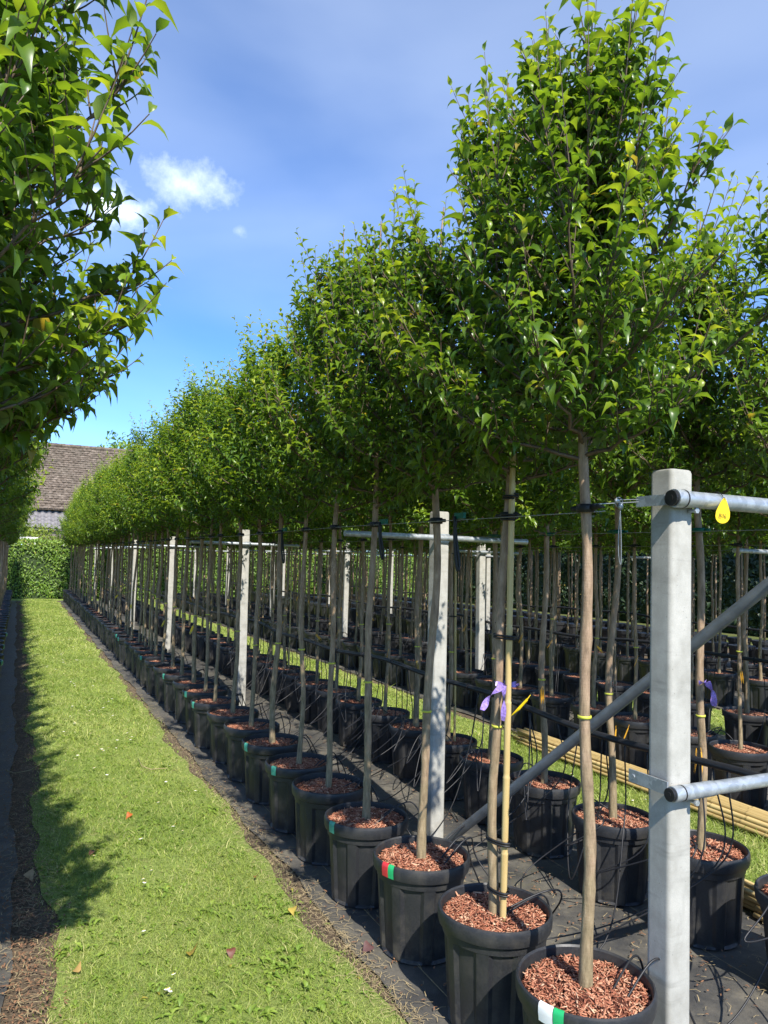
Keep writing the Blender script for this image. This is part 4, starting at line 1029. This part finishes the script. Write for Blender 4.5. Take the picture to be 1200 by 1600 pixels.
# ------------------------------------------------------------------ bamboo bundles
def bundle(p, a0, a1, n, label, w=0.24):
    r = empty('bamboo_bundle', (p, a0, 0.014)); tag(r, label, 'bamboo', 'bundles of bamboo canes on the ground')
    per = 8; k = 0; lay = 0
    while k < n:
        cnt = per-lay
        for q in range(cnt):
            if k >= n: break
            rad_ = random.uniform(0.0105, 0.0165); L = (a1-a0)*random.uniform(0.93, 1.0)
            x_ = (q-(cnt-1)/2)*0.031+random.uniform(-0.007, 0.007)
            o = ob('bamboo_pole', cane_mesh(round(L/0.1)*0.1, round(rad_, 3)), None, r, loc=(x_, random.uniform(0, 0.12), 0.018+lay*0.0265+random.uniform(-0.005, 0.006)), rot=(-math.pi/2, random.uniform(0, 6.28), random.uniform(-0.006, 0.006))); k += 1
        lay += 1
    for f in (0.18, 0.5, 0.8):
        m = MB(); m.tube([((per*0.0165+0.002)*math.cos(q), 0, 0.055+0.055*math.sin(q)) for q in np.linspace(0, 6.28, 20)], 0.0022, 5, False); ob('binding_wire', m.mesh('binding_wire'), M_WIRE, r, loc=(0, (a1-a0)*f, 0.0))
    return r
bundle(4.30, 2.2, 5.75, 26, 'bundle of yellow bamboo canes along the far side of the second grass strip')
bundle(3.30, -0.35, 2.66, 24, 'bundle of yellow bamboo canes at the lower right behind the second row pots')

# ------------------------------------------------------------------ small things on the ground
FL = [(202, 1272, 'bright orange fallen leaf in the middle of the grass path', (0.55, 0.10, 0.02), (0.7, 0.2, 0.03)), (145, 1330, 'small brown fallen leaf on the left half of the grass', (0.25, 0.10, 0.05), (0.38, 0.19, 0.09)),
      (46, 1366, 'tan curled fallen leaf on the left fabric edge', (0.50, 0.32, 0.14), (0.62, 0.43, 0.22)), (402, 1368, 'rusty fallen leaf at the right edge of the grass', (0.40, 0.13, 0.03), (0.5, 0.24, 0.07)),
      (458, 1422, 'yellow fallen leaf at the edge of the black fabric', (0.62, 0.42, 0.06), (0.70, 0.56, 0.12)), (300, 1486, 'orange and green fallen leaf lying flat on the near grass', (0.55, 0.22, 0.03), (0.35, 0.40, 0.06)),
      (361, 1486, 'dark red brown curled leaf standing on the near grass', (0.15, 0.04, 0.025), (0.25, 0.08, 0.04)), (120, 1512, 'pale orange fallen leaf at the lower left of the grass', (0.62, 0.36, 0.10), (0.68, 0.48, 0.18)),
      (575, 1479, 'purple brown dead leaf on the black fabric beside the second pot', (0.13, 0.06, 0.06), (0.22, 0.11, 0.10)), (450, 1296, 'brown dead leaf on the fabric beside the fifth pot', (0.20, 0.09, 0.06), (0.30, 0.16, 0.10))]
for i, (x_, y_, lab, c1, c2) in enumerate(FL):
    g = ground_at(x_, y_, 0.03); tv, tt, tq = leaf_template('full', (1.4, 0.5, 1.1)[i % 3])
    V = tv*np.array([1.1, 1, 1.1]); V[:, 1] -= 0.5; me = npmesh('fallen_leaf', V, [tt, tq], smooth=True)
    o = ob('fallen_leaf', me, fallen('fallen_leaf_%d' % i, c1, c2)); o.location = g; s = 0.040+0.006*(i % 3); o.scale = (s, s, s)
    o.rotation_euler = (random.uniform(-0.25, 0.25), math.pi*(i % 2)+random.uniform(-0.4, 0.4), random.uniform(0, 6.28)); tag(o, lab, 'leaf', 'fallen leaves')

# broad-leaved weeds in the turf and daisies
def weeds():
    P, D, N, L, A = [], [], [], [], []
    cl = [ground_at(*q) for q in ((460, 1530), (480, 1545), (430, 1520), (445, 1500), (500, 1570), (110, 1260), (85, 1240), (120, 1495), (215, 1315), (225, 1300), (150, 1440), (345, 1425), (520, 1590), (300, 1590), (400, 1590), (260, 1200), (330, 1270), (90, 1275), (250, 1395), (420, 1430))]
    cl = [(c.x, c.y, random.randint(4, 9), 0.055) for c in cl]
    for _ in range(420):
        y = 2.2+7*random.random()**1.6; x = random.uniform(0.25, 1.27); cl.append((x, y, random.randint(1, 4), 0.05))
    for _ in range(34):
        cl.append((random.uniform(0.3, 1.22), 2.3+8*random.random()**1.4, random.randint(14, 30), random.uniform(0.05, 0.10)))
    for ci, (x, y, n, sp) in enumerate(cl):
        big = 1.5 if ci < 20 else (0.62 if ci >= 440 else 1.0)
        for _ in range(n):
            cx_, cy_ = x+random.gauss(0, sp), y+random.gauss(0, sp)
            for k in range(random.randint(3, 6)):
                a = random.uniform(0, 6.28); P.append((cx_, cy_, 0.006)); e = random.uniform(0.2, 0.9)
                D.append((math.cos(a), math.sin(a), e)); N.append((-math.cos(a)*e, -math.sin(a)*e, 1.0)); L.append(big*random.uniform(0.012, 0.030)); A.append(random.uniform(0, 1)**1.3)
    n = len(L); lv = dict(P=np.array(P), D=np.array(D), N=np.array(N), L=np.array(L), A=np.array(A), R=rng.uniform(0, 1, n), C=rng.integers(0, 3, n))
    ob('weed_leaves', leaves_mesh('weed_leaves', lv, 'mid'), M_WEED, kind='stuff', label='broad leaved weeds and clover in the grass path')
weeds()
def daisies(spec, label):
    V, F, mi = [], [], []; o = 0
    for x, y, r_ in spec:
        h = random.uniform(0.032, 0.048); tx, ty = random.uniform(-0.3, 0.3), random.uniform(-0.45, 0.1); n = 10; b = len(V)
        V.append((x, y, h+0.002))
        for k in range(n):
            q = 2*math.pi*k/n; rr = r_*(1.0 if k % 2 else 0.8); V.append((x+rr*math.cos(q), y+rr*math.sin(q), h+rr*(tx*math.cos(q)+ty*math.sin(q))))
        for k in range(n): F.append((b, b+1+k, b+1+(k+1) % n)); mi.append(0)
        b = len(V); V.append((x, y, h+0.0045))
        for k in range(6): q = k*math.pi/3; V.append((x+r_*0.36*math.cos(q), y+r_*0.36*math.sin(q), h+0.0025))
        for k in range(6): F.append((b, b+1+k, b+1+(k+1) % 6)); mi.append(1)
    me = bpy.data.meshes.new('daisies'); me.from_pydata(V, [], F); me.materials.append(M_PETAL); me.materials.append(M_EYE); me.polygons.foreach_set('material_index', mi); me.update()
    ob('daisies', me, None, kind='stuff', label=label)
dz = []
for _ in range(900):
    y = 3.6+float(np.random.default_rng(len(dz)+7).gamma(3.2, 2.2)); x = random.triangular(0.27, 1.25, 0.72)
    if y < 26 and patchy(np.array(x*2.2), np.array(y*0.8)) > -0.35: dz.append((x, y, random.uniform(0.0095, 0.0145)))
for q in ((262, 1560), (265, 1567), (259, 1564), (270, 1541), (224, 1468), (223, 1386), (146, 1350), (225, 1392), (236, 1372), (270, 1303), (285, 1307), (305, 1245)):
    g = ground_at(*q); dz.append((g.x, g.y, 0.0095))
daisies(dz, 'white daisies dotting the grass path')
daisies([(random.uniform(3.4, 4.3), 3.5+9*random.random(), 0.009) for _ in range(110)], 'white daisies in the second grass strip')
# pale dry stalks on the grass edge
for pts, lab in ((((8, 1203), (22, 1208), (45, 1204), (62, 1195), (72, 1184)), 'pale bent dry stalk on the left fabric edge'), (((216, 1186), (222, 1197), (236, 1202), (262, 1200)), 'pale bent dry stalk lying in the middle of the grass')):
    m = MB(); m.tube([ground_at(x_, y_, 0.03) for x_, y_ in pts], 0.0028, 5); tag(ob('dry_stalk', m.mesh('dry_stalk', True), M_STRAW), lab, 'stalk')

# ------------------------------------------------------------------ hedge, shrub, house at the end of the path
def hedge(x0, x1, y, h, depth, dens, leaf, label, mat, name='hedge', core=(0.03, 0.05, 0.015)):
    r = empty(name, ((x0+x1)/2, y+depth/2, 0)); tag(r, label, 'hedge')
    ox, oy = (x0+x1)/2, y+depth/2
    c = MB(); nx = int((x1-x0)/0.5)+1; V, F = [], []
    for i in range(nx):
        x = x0+(x1-x0)*i/(nx-1); hh = h-0.16+0.04*math.sin(x*1.7)+0.03*math.sin(x*4.1)
        V += [(x-ox, y+0.14-oy, 0), (x-ox, y+0.14-oy, hh), (x-ox, y+depth-0.14-oy, hh), (x-ox, y+depth-0.14-oy, 0)]
    F = [(i*4+j, i*4+(j+1) % 4, i*4+4+(j+1) % 4, i*4+4+j) for i in range(nx-1) for j in range(4)]+[(0, 1, 2, 3), tuple((nx-1)*4+j for j in (3, 2, 1, 0))]
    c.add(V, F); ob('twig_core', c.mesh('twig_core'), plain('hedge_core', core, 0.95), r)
    n = int((x1-x0)*h*dens); xf = rng.uniform(x0, x1, n); zf = h*rng.uniform(0.03, 1, n); bulge = 0.05*np.sin(xf*2.3)+0.05*np.sin(zf*5+xf*3.1)
    Pf = np.stack([xf, y+0.08+rng.normal(0, 0.05, n)+bulge, zf], 1); Nf = np.stack([rng.normal(0, 0.5, n), -np.ones(n), 0.5+rng.normal(0, 0.5, n)], 1)
    n2 = int((x1-x0)*depth*dens*0.7); xt = rng.uniform(x0, x1, n2)
    Pt = np.stack([xt, y+rng.uniform(0, depth, n2), h+0.03*np.sin(xt*1.7)+0.03*np.sin(xt*4.1)+rng.normal(0, 0.035, n2)], 1); Nt = np.stack([rng.normal(0, 0.5, n2), rng.normal(-0.2, 0.5, n2), np.ones(n2)], 1)
    P = np.concatenate([Pf, Pt])-np.array([ox, oy, 0]); N = np.concatenate([Nf, Nt]); n = len(P)
    D = np.cross(N, rng.normal(0, 1, (n, 3)))+np.array([0, -0.1, -0.5])
    lv = dict(P=P, D=D, N=N, L=leaf*rng.uniform(0.7, 1.35, n), A=np.clip(rng.beta(1.6, 3, n)+0.25*(P[:, 2] > h-0.25), 0, 1), R=rng.uniform(0, 1, n), C=rng.integers(0, 3, n))
    ob('foliage', leaves_mesh('foliage', lv, 'low'), mat, r, kind='stuff'); return r
hedge(-5, 17, 28.6, 2.0, 1.0, 620, 0.085, 'clipped green hedge across the far end of the grass path', M_HEDGE)
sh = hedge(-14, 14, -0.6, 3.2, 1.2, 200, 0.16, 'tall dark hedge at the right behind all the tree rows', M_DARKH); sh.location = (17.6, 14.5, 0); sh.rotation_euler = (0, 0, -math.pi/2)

def blob(name, loc, rx, ry_, rz, n, leaf, mat, label, cat, trunk=True):
    r = empty(name, (loc[0], loc[1], 0)); tag(r, label, cat)
    u = rng.normal(0, 1, (n, 3)); u /= np.linalg.norm(u, axis=1, keepdims=True); rad_ = rng.uniform(0.55, 1.05, n)**0.6
    lump = 1+0.16*np.sin(u[:, 0]*5+u[:, 2]*4)+0.12*np.sin(u[:, 1]*8-u[:, 2]*6)
    P = u*(rad_*lump)[:, None]*np.array([rx, ry_, rz])+np.array([0, 0, loc[2]]); keep = P[:, 2] > 0.05; P = P[keep]; n = len(P)
    N = u[keep]+rng.normal(0, 0.6, (n, 3)); D = np.cross(N, rng.normal(0, 1, (n, 3)))+np.array([0, 0, -0.3])
    lv = dict(P=P, D=D, N=N, L=leaf*rng.uniform(0.7, 1.3, n), A=rng.beta(2, 2.5, n), R=rng.uniform(0, 1, n), C=rng.integers(0, 3, n))
    ob('crown', leaves_mesh('crown', lv, 'low'), mat, r, kind='stuff')
    m = MB(); m.tube([(0, 0, 0), (0.03, 0, loc[2]*0.6), (0, 0, loc[2])], [0.12*rx, 0.09*rx, 0.03*rx], 8)
    for k in range(5):
        q = k*1.3; m.tube([(0, 0, loc[2]*0.55), (0.3*rx*math.cos(q), 0.3*ry_*math.sin(q), loc[2]*0.9), (0.55*rx*math.cos(q), 0.55*ry_*math.sin(q), loc[2]+0.2*rz)], [0.05*rx, 0.03*rx, 0.01*rx], 6)
    ob('trunk', m.mesh('trunk', True), M_BARK, r); return r
blob('garden_shrub', (0.2, 31.2, 1.75), 1.35, 0.9, 1.05, 5200, 0.11, M_SHRUB, 'bright yellow green shrub showing above the hedge', 'shrub')
blob('garden_shrub', (2.5, 31.4, 1.7), 1.3, 0.9, 1.15, 4200, 0.11, M_SHRUB, 'yellow green shrub behind the far end of the front row', 'shrub')
blob('garden_shrub', (-2.2, 31.0, 1.5), 1.4, 0.9, 1.0, 3500, 0.11, M_HEDGE, 'dark green garden shrub behind the hedge at the left', 'shrub')
m = MB(); m.box((0, 0, 0), (1.2, 0.06, 0.08)); m.box((-0.5, 0.04, -1.0), (0.06, 0.06, 1.95)); m.box((0.5, 0.04, -1.0), (0.06, 0.06, 1.95))
o = ob('white_rail', m.mesh('white_rail'), M_WALL); o.location = (0.05, 30.0, 2.12); tag(o, 'short white wooden rail peeping over the hedge', 'rail')

def house():
    HX, HY = 0.0, 40.0
    r = empty('farmhouse', (HX, HY, 0)); tag(r, 'old farmhouse with a big weathered brown roof behind the hedge', 'house')
    x0, x1 = 0.05, 17.0                       # main roof spans this; eave low at the front
    w = MB(); w.box(((x0+x1)/2, 4.4, 1.95), (x1-x0-0.5, 7.2, 3.9)); ob('wall', w.mesh('wall'), M_WALL, r)
    # gables
    for gx, lab in ((x0+0.27, ''), (x1-0.27, '')):
        g = MB(); g.add([(gx-0.02, 0.8, 3.9), (gx-0.02, 8.0, 3.9), (gx-0.02, 4.4, 7.3), (gx+0.02, 0.8, 3.9), (gx+0.02, 8.0, 3.9), (gx+0.02, 4.4, 7.3)], [(0, 1, 2), (5, 4, 3), (0, 3, 4, 1), (1, 4, 5, 2), (2, 5, 3, 0)]); ob('gable', g.mesh('gable'), M_WALL, r)
    # main roof: courses of small tiles, joined; each tile has its own lap and tilt
    zE, yE, zR, yR = 3.75, 0.25, 7.45, 4.4
    for side in (0, 1):
        V, F = [], []; cw, ch = 0.24, 0.20; sl_ = math.hypot(zR-zE, yR-yE); ncs = int(sl_/ch)
        nxv = int((x1-x0)/cw)
        for j in range(ncs):
            for i in range(nxv):
                s0, s1 = j*ch, (j+1)*ch+0.05; xx = x0+(i+0.5*(j % 2))*cw
                if xx+cw > x1+0.2: continue
                lift0 = 0.04+random.uniform(0, 0.035); lift1 = 0.015; b = len(V)
                def pt(s, lift, x): 
                    f = s/sl_; y = yE+(yR-yE)*f; z_ = zE+(zR-zE)*f; y -= lift*(zR-zE)/sl_; z_ += lift*(yR-yE)/sl_
                    return (x, y if side == 0 else 8.8-y, z_)
                V += [pt(s0, lift0, xx+0.01), pt(s0, lift0, xx+cw-0.01), pt(s1, lift1, xx+cw-0.01), pt(s1, lift1, xx+0.01), pt(s0, 0.0, xx+0.01), pt(s0, 0.0, xx+cw-0.01)]
                F += [(b, b+1, b+2, b+3) if side == 0 else (b+3, b+2, b+1, b), (b+4, b+5, b+1, b)]
        m_ = MB(); m_.add(V, F)
        rf = ob('roof', m_.mesh('roof'), M_ROOF, r)
        d = MB(); d.add([(x0-0.1, yE if side == 0 else 8.8-yE, zE-0.03), (x1+0.1, yE if side == 0 else 8.8-yE, zE-0.03), (x1+0.1, yR, zR-0.03), (x0-0.1, yR, zR-0.03)], [(0, 1, 2, 3)]); ob('roof_deck', d.mesh('roof_deck'), M_ROOF, rf)
        if side == 0:
            k = MB()
            for q in range(int((x1-x0)/0.4)): k.tube([(x0+q*0.4, yR, zR+0.02), (x0+q*0.4+0.41, yR, zR+0.035)], 0.12, 8)
            ob('ridge_cap', k.mesh('ridge_cap'), M_ROOF, rf); c = MB(); c.box((9.0, yR, zR+0.5), (0.7, 0.7, 1.2)); ob('chimney', c.mesh('chimney'), M_ROOF, rf)
    # lower lean-to roof of pantiles, single tiles where the path looks at them
    zT, yT, zB, yB = 3.62, 0.55, 2.75, -0.75; tw, th_ = 0.30, 0.34
    sl_ = math.hypot(zT-zB, yT-yB); ang = math.atan2(zT-zB, yT-yB)
    V, F = [], []; ns = 8
    for row in (0, 1):
        for k in range(ns+1):
            u = k/ns; x = (u-0.5)*(tw+0.03); z_ = 0.05*math.sin(u*2*math.pi)*0.8+0.03
            V.append((x, row*(th_+0.06), z_+(0.03 if row == 0 else 0.0)))
    V += [(v[0], v[1], v[2]-0.018) for v in V[:ns+1]]
    F = [(k, k+1, ns+1+k+1, ns+1+k) for k in range(ns)]+[(2*ns+2+k, 2*ns+3+k, k+1, k) for k in range(ns)]
    tm = MB(); tm.add(V, F); tme = tm.mesh('roof_tile', True); tme.materials.append(M_PAN)
    nrow = int(sl_/th_)+1
    dk = MB(); dk.add([(x0-0.05, yB, zB-0.06), (x1, yB, zB-0.06), (x1, yT+0.1, zT), (x0-0.05, yT+0.1, zT)], [(0, 1, 2, 3)]); lr = ob('lean_to_roof', dk.mesh('lean_to_roof'), M_PAN, r)
    rest = MB()
    for j in range(nrow):
        for i in range(int((x1-x0)/tw)):
            s = j*th_; pos_ = (x0+0.15+i*tw, yB+math.cos(ang)*s, zB+math.sin(ang)*s)
            if i < 16: ob('roof_tile', tme, None, lr, loc=pos_, rot=(ang+random.uniform(-0.02, 0.02), random.uniform(-0.02, 0.02), 0))
            else:
                R_ = Matrix.Rotation(ang, 3, 'X'); rest.add([R_ @ Vector(v)+Vector(pos_) for v in V], F)
    ob('far_roof_tiles', rest.mesh('far_roof_tiles', True), M_PAN, lr, kind='stuff')
    w = MB(); w.box(((x0+x1)/2, -0.1, 1.35), (x1-x0-0.3, 0.9, 2.7)); lw = ob('front_wall', w.mesh('front_wall'), M_BRICK, r)
    for k in range(5):
        f = ob('window', (MB().box((2.0+k*3.2, -0.56, 1.5), (1.3, 0.06, 1.3))).mesh('window'), M_WALL, r)
        for sx in (-0.31, 0.31): ob('pane', (MB().box((2.0+k*3.2+sx, -0.6, 1.5), (0.54, 0.02, 1.12))).mesh('pane'), M_GLASS, f)
    b = MB(); b.tube([(x0-0.12, 0.1, 3.55), (x0-0.14, -0.35, 3.25), (x0-0.12, -0.8, 2.6)], 0.07, 8); ob('barge_board', b.mesh('barge_board', True), M_WALL, r)
house()
blob('far_tree', (-9, 52, 5.0), 3.6, 3.6, 4.2, 7000, 0.42, M_HEDGE, 'distant leafy tree beyond the farmhouse at the left', 'tree')
blob('far_tree', (7.5, 56, 5.2), 3.8, 3.8, 4.4, 7000, 0.42, M_HEDGE, 'distant leafy tree above the ridge of the farmhouse roof', 'tree')
